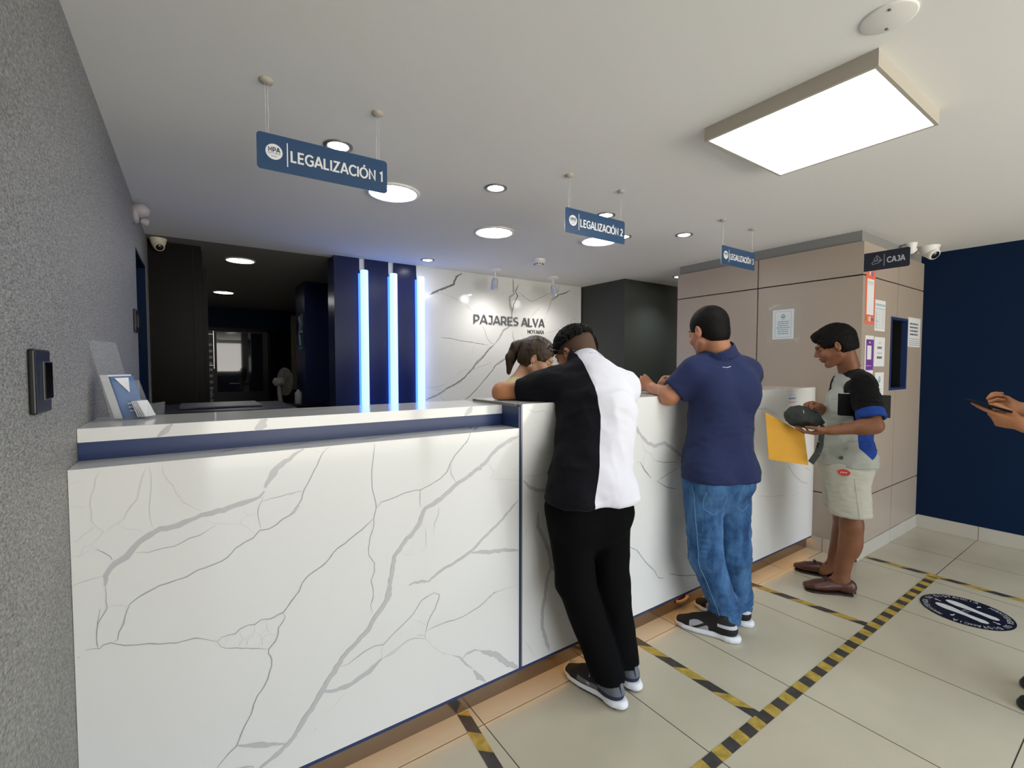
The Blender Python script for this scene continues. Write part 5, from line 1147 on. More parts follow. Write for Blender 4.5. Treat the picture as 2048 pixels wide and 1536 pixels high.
def denim():
    m = cloth_mat('blue_denim', (.045, .12, .27), .85, .8, 700); t = m.node_tree; b = t.nodes['Principled BSDF']
    tc = t.nodes.new('ShaderNodeTexCoord'); mp = t.nodes.new('ShaderNodeMapping'); mp.inputs['Scale'].default_value = (9, 9, 4)
    n = t.nodes.new('ShaderNodeTexNoise'); n.inputs['Scale'].default_value = 1.5; n.inputs['Detail'].default_value = 6; n.inputs['Roughness'].default_value = .65
    r = t.nodes.new('ShaderNodeValToRGB'); r.color_ramp.elements[0].position = .35; r.color_ramp.elements[0].color = (.022, .062, .16, 1); r.color_ramp.elements[1].position = .68; r.color_ramp.elements[1].color = (.085, .21, .42, 1)
    t.links.new(tc.outputs['Object'], mp.inputs[0]); t.links.new(mp.outputs[0], n.inputs[0]); t.links.new(n.outputs[0], r.inputs[0]); t.links.new(r.outputs[0], b.inputs['Base Color']); return m
M_denim = denim()
M_stitch = mat('denim_stitch', (.12, .26, .48), .8); M_sole = mat('white_sole', (.75, .76, .80), .5); M_shoek = mat('black_knit_upper', (.010, .009, .009), .75, bump=.5, bscale=1200)
M_leath = mat('brown_leather', (.075, .022, .014), .32, bump=.3, bscale=300, coat=.1); M_leathd = mat('dark_leather_sole', (.022, .010, .007), .5); M_gs = mat('grey_shoe_mesh', (.12, .13, .15), .6); M_navs = mat('navy_shoe_panel', (.012, .02, .06), .4)
M_lace = mat('white_lace', (.6, .6, .62), .7); M_lgs = mat('pale_grey_shoe_panel', (.40, .39, .43), .5)
M_sock = mat('white_sock', (.7, .7, .75), .8)

def folds(scale, amp, seed, dirs=(1, 1, 1), ridge=.5):
    S = np.array(dirs, float)*scale
    def w(V):
        a = vnoise(V*S, seed); b = vnoise(V*S*2.1, seed+3)
        return amp*((1-ridge)*a+ridge*(1-2*np.abs(a)))+amp*.35*b
    return w
def limb_cut(F, a, b, t, r_arm, cutr=.145, hollow=True):
    """open sleeve or trouser end at fraction t of limb a-b"""
    a = np.array(a, float); b = np.array(b, float); n = _n(b-a); p = a+(b-a)*t
    F.cutoff(p, n, cutr)
    if hollow: F.cone(p-n*.035, p+n*.03, r_arm, r_arm, .0, 's')
    return p
def person(label, loc, group=None): return thing('person', label, 'person', loc, group)
def cap_hair(H, mats, name, par, front=.070, low=-.02, back=-.075, thick=.010, extra=None, wr=None, pick=None, ear=True, side_low=-.015):
    F = Field(); P = H.P; k = H.s; A = H.ax()
    F.ell(P(-.015, 0, .032), ((.099+thick)*k, (.078+thick)*k, (.090+thick)*k), A, 0)
    F.ell(P(-.045, 0, -.035), ((.060+thick*.6)*k, (.066+thick*.4)*k, .060*k), A, .03)
    # face opening, ears, nape line
    F.ell(P(.150, 0, -.030), (.100*k, .105*k, .105*k), A, .012, 's')
    F.cutoff(P(0, 0, back), -H.u, .2)
    for sd in (-1, 1):
        F.ell(P(.060, sd*.085, -.055), (.062*k, .05*k, .058*k), A, .012, 's')
        if ear: F.ell(P(.000, sd*.095, -.020), (.026*k, .034*k, .042*k), A, .006, 's')
        F.ell(P(-.02, sd*.105, -.085), (.05*k, .05*k, .045*k), A, .012, 's')
    if extra: extra(F, P, k, A)
    lo, hi = H.box(.03)
    return skin_obj(name, [(F, lo, hi, .0035)], mats, par, wrinkle=wr, pick=pick)
def sleeve(F, a, b, ra, rb, t, r_arm, k=.035):
    a = np.array(a, float); b = np.array(b, float); e = a+(b-a)*(t+.05); F.cone(a, e, ra, rb, k); limb_cut(F, a, b, t, r_arm, rb+.032)
def seam(par, pts, r, m, name='stitching'):
    MB().tube([tuple(p) for p in pts], r, m, 6).build(name, par)

# ---------------------------------------------------------------- man in the white and black polo
def man_white_black():
    p = person('man in half white half black polo leaning on the counter, seen from behind', (1.42, 1.36, 0))
    hip = np.array((1.343, 1.394, 0.830)); waist = np.array((1.392, 1.416, 0.999)); chest = np.array((1.468, 1.470, 1.182)); shc = np.array((1.517, 1.540, 1.318)); nk = np.array((1.530, 1.621, 1.402))
    sd = azp(118); sdp = azp(106); fwd = azp(28)
    LS = shc-sd*.160+np.array((0,0,-.030)); RS = shc+sd*.132+np.array((0,0,-.022))
    LE = np.array((1.210, 1.834, 1.262)); LW = LE+np.array((.225, .10, -.004)); RE = np.array((1.69, 1.85, 1.274)); RW = np.array((1.50, 1.98, 1.262))
    Hh = Head((1.550, 1.706, 1.451), azp(-14, -26), np.array((0,0,1.))+azp(-14)*.4, 1.0)
    LA = np.array((1.405, 1.315, .09)); RA = np.array((1.535, 1.355, .09)); LH = hip-sdp*.085+np.array((0,0,-.02)); RH = hip+sdp*.085+np.array((0,0,-.02))
    LK = np.array((1.273, 1.389, 0.500)); RK = np.array((1.465, 1.376, 0.453))
    B = Field()
    B.loft([hip, waist, chest, shc], [.150, .145, .155, .150], [.105, .100, .105, .080], [sdp, sdp, sd, sd], .03)
    B.chain([LH, LK, LA], [.062, .052, .042], .03); B.chain([RH, RK, RA], [.062, .052, .042], .03)
    B.cone(shc+(nk-shc)*.3, Hh.P(-.03, 0, -.05), .064, .056, .03)
    B.chain([LS, LE, LW], [.052, .045, .030], .02); B.ell(LE+np.array((-.01, -.01, 0)), (.047, .047, .044), None, .02); B.chain([RS, RE, RW], [.052, .043, .030], .02)
    Hh.skin(B)
    hl = LW+_n(LW-LE)*0; t1 = hand_field(B, LW, (.8, .5, .05), (0, 0, -1), 1, (.25, .3, .35, .4), side=-1)
    t2 = hand_field(B, RW, (-.9, .4, .0), (0, 0, -1), 1, (.5, .55, .6, .6), side=1)
    lo, hi = Hh.box(.02)
    body = skin_obj('body', [(B, (1.0, 1.0, 0), (2.1, 2.3, 1.65), .016), (B, LE+(-.10, -.10, -.08), LE+(.13, .13, .10), .006), (B, LW+(-.04, -.06, -.06), LW+(.24, .20, .08), .004), (B, RW+(-.23, -.06, -.06), RW+(.05, .17, .08), .004), (B, lo, hi, .0036)], [M_sk1], p)
    # hair: shaved sides, short black top
    cap_hair(Hh, [M_fade], 'shaved_sides', p, thick=.002, back=-.085)
    def top(F, P, k, A):
        F.ell(P(-.06, 0, -.020), (.20, .16, .082), A, .01, 's')
    rz = folds(90, .006, 5, ridge=.8)
    cap_hair(Hh, [M_hair], 'hair', p, thick=.014, extra=top, wr=lambda V: rz(V)+.002)
    face_marks(Hh, p)
    g = MB()   # glasses pushed up on the head
    P = Hh.P
    for s_ in (-1, 1):
        g.tube([P(.02, s_*.088, .020), P(.065, s_*.086, .050), P(.092, s_*.075, .072)], .0030, M_blackg, 8); g.tube([P(.02, s_*.088, .020), P(-.01, s_*.089, .004)], .0028, M_blackg, 8)
        ring = [P(.100-.012*math.cos(t), s_*.036+.028*math.cos(t)*1.0, .076+.020*math.sin(t)) for t in [i*PI/8 for i in range(17)]]
        g.tube(ring, .0028, M_blackg, 8, caps=False)
    g.tube([P(.105, -.010, .080), P(.105, .010, .080)], .0026, M_blackg, 8)
    go = g.build('eyeglasses'); tag(go, 'black framed glasses pushed up on the head of the leaning man', 'glasses')
    # polo shirt
    S = Field()
    hem = np.array((hip[0], hip[1], .868))
    S.loft([hem+(0,0,-.03), hem+(0,0,.05), waist, chest, shc+(0,0,-.02)], [.178, .174, .168, .174, .166], [.148, .145, .140, .142, .112], [sdp, sdp, sdp, sd, sd], .03)
    for h_ in (LH, RH): S.ell(h_-azp(15)*.05+(0,0,.03), (.112, .102, .12), None, .05)
    S.cone(shc+(nk-shc)*.1, nk+(nk-shc)*.15, .088, .074, .05)
    S.cone(nk+(0,0,-.040), LS+(0,0,-.008), .060, .060, .04); S.cone(nk+(0,0,-.040), RS+(0,0,-.01), .060, .060, .04)
    S.cone(shc-sd*.05+(0,0,-.035), LS+(LE-LS)*.3, .085, .068, .08); sleeve(S, LS+(0,0,-.010), LE, .072, .062, .72, .050, .08); sleeve(S, RS+(0,0,-.01), RE, .076, .062, .74, .050)
    S.plane((0,0,hem[2]-.028), (0,0,-1)); S.cone(nk+(0,0,.045), Hh.P(-.02, 0, -.06), .058, .058, 0, 's')
    fo = folds(9, .0085, 2, (1, 1, .6)); fo2 = folds(20, .0040, 9, (.8, .8, 1.1), .9)
    spine = [hem, waist, chest, shc, nk]
    def half(c):
        z = c[:, 2]; zs = [hem[2]-.1, hem[2], waist[2], chest[2], shc[2], nk[2]+.1]; cx = np.stack([np.interp(z, zs, [hem[i], hem[i], waist[i], chest[i], shc[i], nk[i]]) for i in (0, 1)], 1)
        u = (c[:, :2]-cx)@sd[:2]; off = np.interp(z, zs, [-.018, -.018, -.022, -.030, -.050, -.060]); return off-u
    shirt = skin_obj('polo_shirt', [(S, np.array((.98, 1.05, .70)), np.array((2.05, 2.15, 1.55)), .0075)], [M_shw], p, wrinkle=lambda V: fo(V)+fo2(V), it=3, paint=[((.006, .006, .009), half)])
    nb = shc+(nk-shc)*.3; up = _n(Hh.P(-.03, 0, -.05)-nb); collar(shirt, M_shw, nb+up*(float((nk-nb)@up)-.020)-azp(28)*.004, up, .088, .068, .062, .006)
    # trousers
    T = Field()
    T.loft([hip+(0,0,.06), hip+(0,0,-.03), hip+(0,0,-.09)], [.158, .168, .160], [.125, .132, .120], sdp, .03)
    T.ell(LH-azp(15)*.05+(0,0,-.03), (.095, .085, .10), None, .04); T.ell(RH-azp(15)*.05+(0,0,-.03), (.095, .085, .10), None, .04)
    T.chain([LH, LK, LA+(.0, .005, -.01)], [.100, .078, .066], .025); T.chain([RH, RK, RA+(0,.005,-.01)], [.100, .078, .066], .025)
    T.plane((0,0,.085), (0,0,-1)); T.plane((0,0,hem[2]+.02), (0,0,1))
    ft = folds(13, .004, 21, (1, 1, .8))
    skin_obj('trousers', [(T, (1.05, 1.0, .07), (1.8, 1.65, .95), .009)], [M_pantk], p, wrinkle=ft, it=3)
    for heel, az, s_ in (((1.402, 1.252), -6, 1), ((1.535, 1.29), 4, -1)):
        def pt(P, f, l, h, k, side):
            A_ = lambda c: (c-h)@f/k
            return [((.12, .13, .15), lambda c: np.minimum(.088-A_(c), c[:, 2]-.055)), ((.012, .02, .06), lambda c: np.minimum(.078-A_(c), .055-c[:, 2])),
                    ((.12, .13, .15), lambda c: np.minimum(np.minimum(.010-np.abs(c[:, 2]-(.045+.05*np.abs(A_(c)-.14))), A_(c)-.09), np.minimum(.19-A_(c), np.abs((c-h)@l)-.022)))]
        so, P = shoe(p, heel, az, .30, style='runner', mats=([M_shoek], M_sole, {'paint': pt}), side=s_)
        lc = MB()
        for j in range(5):
            a = .125+j*.017; z0 = .098-j*.009
            for q_ in (-1, 1): lc.tube([P(a, q_*.010, z0+.006), P(a+.004, q_*.026, z0-.008), P(a+.009, q_*.036, z0-.026), P(a+.013, q_*.028, z0-.012)], .0016, M_lace, 6)
        for q_ in (-1, 1):
            for w0, w1 in (((.128, .042), (.134, .053)), ((.134, .053), (.139, .043)), ((.139, .043), (.145, .054))): lc.tube([P(w0[0], q_*.0425, w0[1]), P(w1[0], q_*.0415, w1[1])], .0013, M_lace, 6)
        lc.tube([P(.262, -.03, .045), P(.275, -.005, .052), P(.268, .022, .046)], .002, M_lace, 6); lc.build('laces', so)
        MB().slab([P(-.006, -.009, .062), P(-.006, .009, .062), P(.004, .009, .100), P(.004, -.009, .100)], tuple(-azp(az)), .003, M_gs).build('heel_tab', so)
        MB().lathe(P(.062, 0, .075), [(.038, 0), (.036, .05)], M_sock, 20).build('sock', p)
man_white_black()

# ---------------------------------------------------------------- man in navy polo and jeans
def man_navy():
    p = person('man in navy polo and blue jeans standing at the counter', (2.27, 1.37, 0))
    hip = np.array((2.223, 1.362, 0.887)); waist = np.array((2.246, 1.365, 1.033)); chest = np.array((2.271, 1.369, 1.222)); shc = np.array((2.292, 1.374, 1.360)); nk = np.array((2.273, 1.392, 1.455))
    sd = azp(114); sdp = azp(112); fw = azp(24)
    LS = shc-sd*.160; RS = shc+sd*.132; LE = np.array((2.058, 1.535, 1.232)); LW = np.array((2.168, 1.733, 1.260)); RE = np.array((2.44, 1.66, 1.275)); RW = np.array((2.455, 1.782, 1.309))
    Hh = Head((2.221, 1.421, 1.572), azp(8, -14), np.array((0,0,1.))+azp(8)*.2, 1.0)
    LA = np.array((2.245, 1.31, .09)); RA = np.array((2.425, 1.345, .09)); LH = hip-sdp*.085; RH = hip+sdp*.085; LK = np.array((2.140, 1.359, 0.407)); RK = np.array((2.325, 1.316, 0.391))
    B = Field()
    B.loft([hip, waist, chest, shc], [.150, .145, .155, .150], [.115, .115, .112, .080], sd, .03)
    B.chain([LH, LK, LA], [.062, .052, .042], .03); B.chain([RH, RK, RA], [.062, .052, .042], .03)
    B.cone(shc+(nk-shc)*.3, Hh.P(-.035, 0, -.05), .068, .060, .03); B.chain([LS, LE], [.055, .048], .02); B.ell(LE, (.046, .046, .044), None, .02); B.cone(LE, LW, .047, .030, .02); B.chain([RS, RE, RW], [.055, .046, .031], .02)
    Hh.skin(B)
    hand_field(B, LW, _n(np.array((-.12, .55, .42))), _n(np.array((.85, .3, -.3))), 1, (.95, .95, .9, .85), thumb=(.35, .6), side=-1)
    hand_field(B, RW, _n(np.array((-.75, .45, .0))), _n(np.array((-.2, -.3, -.9))), 1, (.75, .8, .85, .9), thumb=(.35, .5), side=-1)
    lo, hi = Hh.box(.02); mn = np.minimum
    body = skin_obj('body', [(B, (1.7, .95, 0), (2.9, 2.1, 1.8), .016), (B, np.minimum(LE, LW)-(.07, .07, .07), np.maximum(LE, LW)+(.07, .0, .07), .006), (B, LW+(-.10, -.045, -.07), LW+(.13, .17, .14), .004), (B, RW+(-.18, -.05, -.10), RW+(.05, .16, .08), .004), (B, lo, hi, .0036)], [M_sk2], p)
    hz = folds(200, .0012, 5)
    ex = None
    cap_hair(Hh, [M_hair], 'hair', p, thick=.0055, back=-.080, wr=hz)
    face_marks(Hh, p)
    S = Field(); zh = .812
    hem = np.array((hip[0], hip[1], zh))
    S.loft([hem+(0,0,-.03), hem+(0,0,.08), waist, chest, shc+(0,0,-.02)], [.175, .170, .163, .158, .148], [.150, .150, .148, .140, .100], [sdp, sdp, sd, sd, sd], .03)
    for q_ in (-1, 1): S.ell(chest+sd*q_*.075-fw*.06+(0,0,.03), (.085, .085, .13), None, .06)
    for h_ in (LH, RH): S.ell(h_-azp(22)*.05+(0,0,-.05), (.110, .105, .12), None, .05)
    S.cone(shc+(nk-shc)*.1, nk+(0,0,.0), .088, .080, .05)
    S.cone(nk+(0,0,-.045), LS+(0,0,-.008), .068, .068, .04); S.cone(nk+(0,0,-.045), RS+(0,0,-.008), .068, .068, .04)
    sleeve(S, LS+(0,0,-.012), LE, .080, .070, .80, .056, .05); sleeve(S, RS+(0,0,-.01), RE, .080, .066, .72, .054)
    S.plane((0,0,zh), (0,0,-1)); S.cone(nk+(0,0,.055), Hh.P(-.03, 0, -.06), .062, .060, 0, 's')
    f1 = folds(9, .0070, 12, (1, 1, .9)); f2 = folds(22, .0040, 8, (.7, .7, 1.5), .9)
    shirt = skin_obj('polo_shirt', [(S, np.array((1.75, 1.0, .70)), np.array((2.85, 1.95, 1.58)), .0075)], [M_navyc], p, wrinkle=lambda V: f1(V)+f2(V)*np.clip(2.0-V[:, 2]*1.3, .3, 1.2), it=3)
    nb = shc+(nk-shc)*.3; up = _n(Hh.P(-.035, 0, -.05)-nb); collar(shirt, M_navyc, nb+up*(float((nk-nb)@up)-.006), up, .086, .073, .050, .006)
    lg = np.array((2.218, 1.271, 1.446))
    T = Field()
    T.loft([hip+(0,0,.0), hip+(0,0,-.08), hip+(0,0,-.14)], [.155, .160, .150], [.130, .138, .125], sdp, .03)
    for h_ in (LH, RH): T.ell(h_-azp(22)*.06+(0,0,-.09), (.085, .080, .095), None, .04)
    T.chain([LH+(0,0,-.06), LK, LA+(0,.0,.03)], [.098, .080, .064], .02); T.chain([RH+(0,0,-.06), RK, RA+(0,.0,.03)], [.098, .080, .064], .02)
    for A_ in (LA, RA): T.loft([A_+(0,.0,.07), A_+(0,.01,-.02)], [.068, .074], [.070, .080], sdp, .015)
    T.plane((0,0,.062), (0,0,-1)); T.plane((0,0,zh+.02), (0,0,1))
    j1 = folds(14, .0042, 31, (1, 1, 1.1)); j2 = folds(34, .0032, 33, (.55, .55, 1.8), .9)
    def jw(V): return j1(V)+j2(V)*(.45+1.6*np.exp(-((V[:, 2]-.12)/.10)**2)+.8*np.exp(-((V[:, 2]-.45)/.12)**2))
    jeans = skin_obj('jeans', [(T, (1.9, .98, .05), (2.75, 1.7, .96), .008)], [M_denim], p, wrinkle=jw, it=2)
    return p, hip, sdp, jeans, shirt, LK, LA, LH
pn, hipn, sdn, jeans, nshirt, LK2, LA2, LH2 = man_navy()
def surf(obj, o, d):
    ok, loc, n, i = obj.ray_cast(Vector(o), Vector(d)); return (Vector(loc), Vector(n)) if ok else (None, None)
def decal_line(obj, par, name, pts2, r, m, d, closed=False):
    """thread laid on the cloth: points are cast along d onto the mesh"""
    out = []
    for q in pts2:
        l_, n_ = surf(obj, Vector(q)-Vector(d)*.5, d)
        if l_ is not None: out.append(l_+n_*r*.4)
    if len(out) > 1: MB().tube(out, r, m, 6).build(name, par)
def dense(pts, st=.012):
    o = []
    for a, b in zip(pts, pts[1:]):
        a = np.array(a, float); b = np.array(b, float); n = max(1, int(np.linalg.norm(b-a)/st)); o += [a+(b-a)*i/n for i in range(n)]
    return o+[np.array(pts[-1], float)]
bk = azp(24)
c0 = hipn-sdn*.085; 
pk_ = lambda u, z: c0+sdn*u+np.array((0,0,z))
decal_line(jeans, jeans, 'back_pocket', dense([pk_(-.052, -.115), pk_(-.048, -.205), pk_(.0, -.235), pk_(.048, -.205), pk_(.052, -.115)]), .0018, M_stitch, bk)
pk2 = lambda u, z: hipn+sdn*(.085+u)+np.array((0,0,z))
decal_line(jeans, jeans, 'back_pocket', dense([pk2(-.048, -.115), pk2(-.044, -.20), pk2(.0, -.23), pk2(.044, -.20)]), .0018, M_stitch, bk)
sdd = azp(112)
decal_line(jeans, jeans, 'side_seam', dense([LH2+(0,0,-.09), LK2+(0,0,0), LA2+(0,0,.03)], .02), .0018, M_stitch, azp(80))
bkc = hipn+np.array((0,0,.495)); decal_line(nshirt, nshirt, 'small_back_logo', [bkc-sdn*.022+np.array((0,0,.0)), bkc+np.array((0,0,-.002)), bkc+sdn*.022+np.array((0,0,.003))], .0018, M_lace, bk)
for heel, az, s_ in (((2.222, 1.235), -18, 1), ((2.415, 1.272), -8, -1)):
    def pt(P, f, l, h, k, side):
        A_ = lambda c: (c-h)@f/k; z1 = lambda c, o: .034+.9*(o-A_(c))
        def e1(c): return np.minimum(np.minimum(np.minimum(A_(c)-.118, .205-A_(c)), .070-c[:, 2]-2.2*(A_(c)-.165)**2*4), np.minimum(np.abs(c[:, 2]-(.036+.62*(.172-A_(c))))-.0075, np.abs((c-h)@l)-.012))
        return [((.40, .39, .43), e1), ((.55, .56, .60), lambda c: np.minimum(.078-A_(c), .0075-np.abs(c[:, 2]-.076)))]
    so, P = shoe(pn, heel, az, .305, style='sneaker', mats=([M_shoek], M_sole, {'paint': pt}), side=s_)
    lc = MB()
    for j in range(4):
        a = .130+j*.018; z0 = .098-j*.009; lc.tube([P(a, -.024, z0-.006), P(a, 0, z0+.006), P(a, .024, z0-.006)], .002, M_black, 6)
    lc.tube([P(.115, -.02, .108), P(.120, -.012, .122), P(.122, 0, .108), P(.118, .014, .120), P(.112, .022, .106)], .0022, M_black, 6); lc.build('laces', so)
    MB().lathe(P(.062, 0, .075), [(.038, 0), (.036, .05)], M_black, 20).build('sock', pn)

# ---------------------------------------------------------------- man in grey tee and shorts
def man_grey():
    p = person('man in grey, black and blue T-shirt and stone shorts looking into a pouch', (3.36, 1.16, 0))
    hip = np.array((3.299, 1.179, 0.852)); waist = np.array((3.324, 1.180, 0.989)); chest = np.array((3.354, 1.168, 1.160)); shc = np.array((3.366, 1.165, 1.274)); nk = np.array((3.358, 1.175, 1.358))
    az = -34; sd = azp(az+90); fw = azp(az)
    LS = shc-sd*.160+(0,0,.008); RS = shc+sd*.160; LE = np.array((3.144, 0.979, 1.052)); LW = np.array((3.005, 1.146, 1.019)); RE = np.array((3.435, 1.289, 1.040)); RW = np.array((3.198, 1.286, 1.134))
    Hh = Head((3.266, 1.233, 1.515), azp(-27, -20), np.array((0,0,1.))+azp(-27)*.25, 1.0)
    LA = np.array((3.235, 1.150, .09)); RA = np.array((3.425, 1.265, .085)); LH = hip-sd*.085; RH = hip+sd*.085; LK = np.array((3.248, 1.108, 0.428)); RK = np.array((3.399, 1.199, 0.421))
    B = Field()
    B.loft([hip, waist, chest, shc], [.140, .135, .148, .140], [.100, .098, .105, .075], sd, .03)
    for h_, k_, a_ in ((LH, LK, LA), (RH, RK, RA)):
        B.chain([h_, k_, a_], [.066, .056, .038], .03); m = k_+(a_-k_)*.30; B.ell(m-fw*.018, (.054, .056, .10), None, .03); B.ell(k_+fw*.012, (.045, .045, .05), None, .02)
        B.cone(a_, a_+fw*.06+(0,0,-.045), .037, .034, .02); B.ell(a_-fw*.02+(0,0,-.03), (.033, .033, .045), None, .02); B.ell(a_-sd*.03, (.012, .012, .014), None, .01)
    B.cone(shc+(nk-shc)*.2, Hh.P(-.035, 0, -.05), .062, .054, .03); B.chain([LS, LE, LW], [.050, .042, .028], .02); B.ell(LE+(LW-LE)*.25, (.045, .045, .040), None, .03); B.chain([RS, RE, RW], [.050, .042, .028], .02)
    Hh.skin(B)
    Dl = _n(np.array((2.967, 1.255, 0.985))-LW); hand_field(B, LW, Dl, _n(np.array((.1, .3, .9))), 1, (.25, .30, .35, .45), thumb=(.5, .45), side=1, sc=.98)
    Dr = _n(np.array((3.061, 1.334, 1.177))-RW); hand_field(B, RW, Dr, _n(np.array((-.1, -.25, -.9))), 1, (.80, .85, .85, .9), thumb=(.3, .55), side=-1, sc=.98)
    lo, hi = Hh.box(.02)
    body = skin_obj('body', [(B, (2.9, .80, 0), (3.9, 1.75, 1.75), .014), (B, np.minimum(LA, RA)-(.16, .08, .09), np.maximum(LK, RK)+(.10, .10, .12), .008), (B, np.minimum(LE, LW)-(.06, .06, .06), np.maximum(LE, LW)+(.06, .06, .07), .006),
        (B, LW+(-.21, -.06, -.08), LW+(.03, .17, .10), .004), (B, RW+(-.19, -.05, -.09), RW+(.04, .15, .09), .004), (B, lo, hi, .0033)], [M_sk3], p)
    hz = folds(70, .004, 6, (1, 1, 1.5), .7)
    def ex(F, P, k, A): F.ell(P(.052, .0, .092), (.048, .058, .020), A, .02); F.ell(P(.078, -.0, .072), (.020, .048, .018), A, .015)
    cap_hair(Hh, [M_hair], 'hair', p, thick=.012, back=-.058, extra=ex, wr=hz)
    face_marks(Hh, p)
    P = Hh.P; MB().tube([P(.101, -.020, -.057), P(.105, 0, -.054), P(.101, .020, -.057)], .0022, M_brow, 8).build('moustache', p)
    S = Field(); zh = .790; hem = np.array((hip[0], hip[1], zh))
    S.loft([hem+(0,0,-.03), hem+(0,0,.10), waist, chest, shc+(0,0,-.02)], [.165, .160, .158, .162, .150], [.150, .142, .135, .130, .092], sd, .03)
    for h_ in (LH, RH): S.ell(h_-fw*.045+(0,0,-.03), (.105, .10, .12), None, .05)
    S.cone(nk+(0,0,-.04), LS, .062, .062, .04); S.cone(nk+(0,0,-.04), RS, .062, .062, .04)
    sleeve(S, LS+(0,0,-.01), LE, .076, .066, .84, .052); sleeve(S, RS+(0,0,-.01), RE, .074, .066, .8, .052)
    S.plane((0,0,zh), (0,0,-1)); S.cone(nk+(0,0,.028), Hh.P(-.03, 0, -.06), .060, .056, 0, 's')
    f1 = folds(12, .0070, 41, (1, 1, .9)); f2 = folds(30, .0036, 43, (.7, .7, 1.6), .9)
    nL = _n(LE-LS)
    lim = .84*np.linalg.norm(LE-LS)
    def geo(c):
        r = c-LS; u = (c-chest)@(-sd); f = (c-chest)@fw; t = r@nL; return t, np.linalg.norm(r-t[:, None]*nL, axis=1), u, f
    mn = np.minimum; mx_ = np.maximum
    def black(c):
        t, d, u, f = geo(c); slv = mn(mn(t+.02, .098-d), u-.09)
        yoke = mn(mn(c[:, 2]-chest[2]-.075, .035-.4*(shc[2]-c[:, 2])-f), mn(u+.02, f+.06+.2*(c[:, 2]-chest[2])))
        und = mn(mn(c[:, 2]-LE[2]+.01, chest[2]+.05-c[:, 2]), mn(.07-np.abs(f+.04), u-.05)); uR = (c-chest)@sd
        return mx_(mx_(slv, yoke), mx_(und, mn(uR-.13, c[:, 2]-RE[2]-.03)))
    def blue(c):
        t, d, u, f = geo(c); band = mn(mn(t-lim+.048, .10-d), u-.09)
        pan = mn(mn(LE[2]+.01-c[:, 2], c[:, 2]-(zh+.055+1.0*np.abs(f+.055))), mn(.065-np.abs(f+.055), u-.05)); return mx_(band, pan)
    shirt = skin_obj('tshirt', [(S, np.array((2.95, .82, .68)), np.array((3.85, 1.70, 1.50)), .0065)], [M_greyc], p, wrinkle=lambda V: f1(V)+f2(V), it=2, paint=[((.006, .006, .006), black), ((.018, .055, .26), blue)])
    up = _n(azp(-27)*.45+np.array((0,0,1.))); collar(shirt, M_greyc, nk+np.array((0,0,-.012)), up, .070, .064, .022, .004, name='neckband')
    T = Field(); zb = .49
    T.loft([hip+(0,0,.0), hip+(0,0,-.08), hip+(0,0,-.14)], [.150, .155, .145], [.122, .130, .120], sd, .03)
    for h_ in (LH, RH): T.ell(h_-fw*.05+(0,0,-.09), (.085, .080, .095), None, .04)
    for h_, k_ in ((LH, LK), (RH, RK)): T.loft([h_+(0,0,-.08), k_+(0,0,-.05)], [.098, .092], [.105, .108], sd, .02)
    T.plane((0,0,zb), (0,0,-1)); T.plane((0,0,zh+.02), (0,0,1))
    for k_ in (LK, RK): T.cone((k_[0], k_[1], zb-.05), (k_[0], k_[1], zb+.05), .072, .070, 0, 's')
    j1 = folds(14, .0048, 51, (1, 1, .8)); j2 = folds(44, .0026, 53, (.5, .5, 1.8), .9)
    sh_ = skin_obj('shorts', [(T, (2.95, .85, .46), (3.8, 1.6, .90), .0075)], [M_khaki], p, wrinkle=lambda V: j1(V)+j2(V)*.8, it=2)
    return p, shirt, sh_, hip, sd, fw, LS, LE, LW, RW, chest, LK, zb
pg, gshirt, gshort, hipg, sdg, fwg, LS3, LE3, LW3, RW3, ch3, LK3, zb3 = man_grey()
dl_ = sdg  # cast from his left side inwards
decal_line(gshort, gshort, 'side_seam', dense([hipg-sdg*.0+(0,0,-.12)-fwg*.01, np.array((LK3[0], LK3[1], zb3+.01))-fwg*.01], .02), .0016, M_khaki, tuple(sdg))
M_red = mat('red_badge', (.65, .05, .04), .5)
l_, n_ = surf(gshort, Vector(np.array((3.117, 1.106, 0.765)))-Vector(sdg)*.3, Vector(sdg))
if l_ is not None:
    mb = MB(); u_ = Vector(fwg).cross(n_).cross(n_).normalized(); u_ = (Vector(fwg)-n_*n_.dot(Vector(fwg))).normalized(); v_ = n_.cross(u_)
    P_ = [l_+n_*.004+u_*.032*math.cos(t)+v_*.019*math.sin(t) for t in [i*PI/12 for i in range(24)]]; mb.slab(P_, n_, .002, M_red)
    for s_ in (-1, 0, 1): mb.tube([l_+n_*.0065+u_*(s_*.012-.005)-v_*.004, l_+n_*.0065+u_*(s_*.012+.005)+v_*.004], .0022, M_letter, 6)
    mb.build('round_badge', gshort)
l_, n_ = surf(gshirt, Vector(np.array((3.111, 1.113, 0.847)))-Vector(sdg)*.3, Vector(sdg))
if l_ is not None:
    mb = MB(); mb.slab([l_+n_*.002+Vector((0,0,.010))*math.sin(t)+Vector(fwg)*.015*math.cos(t) for t in [i*PI/8 for i in range(16)]], n_, .002, M_black); mb.build('hem_badge', gshirt)
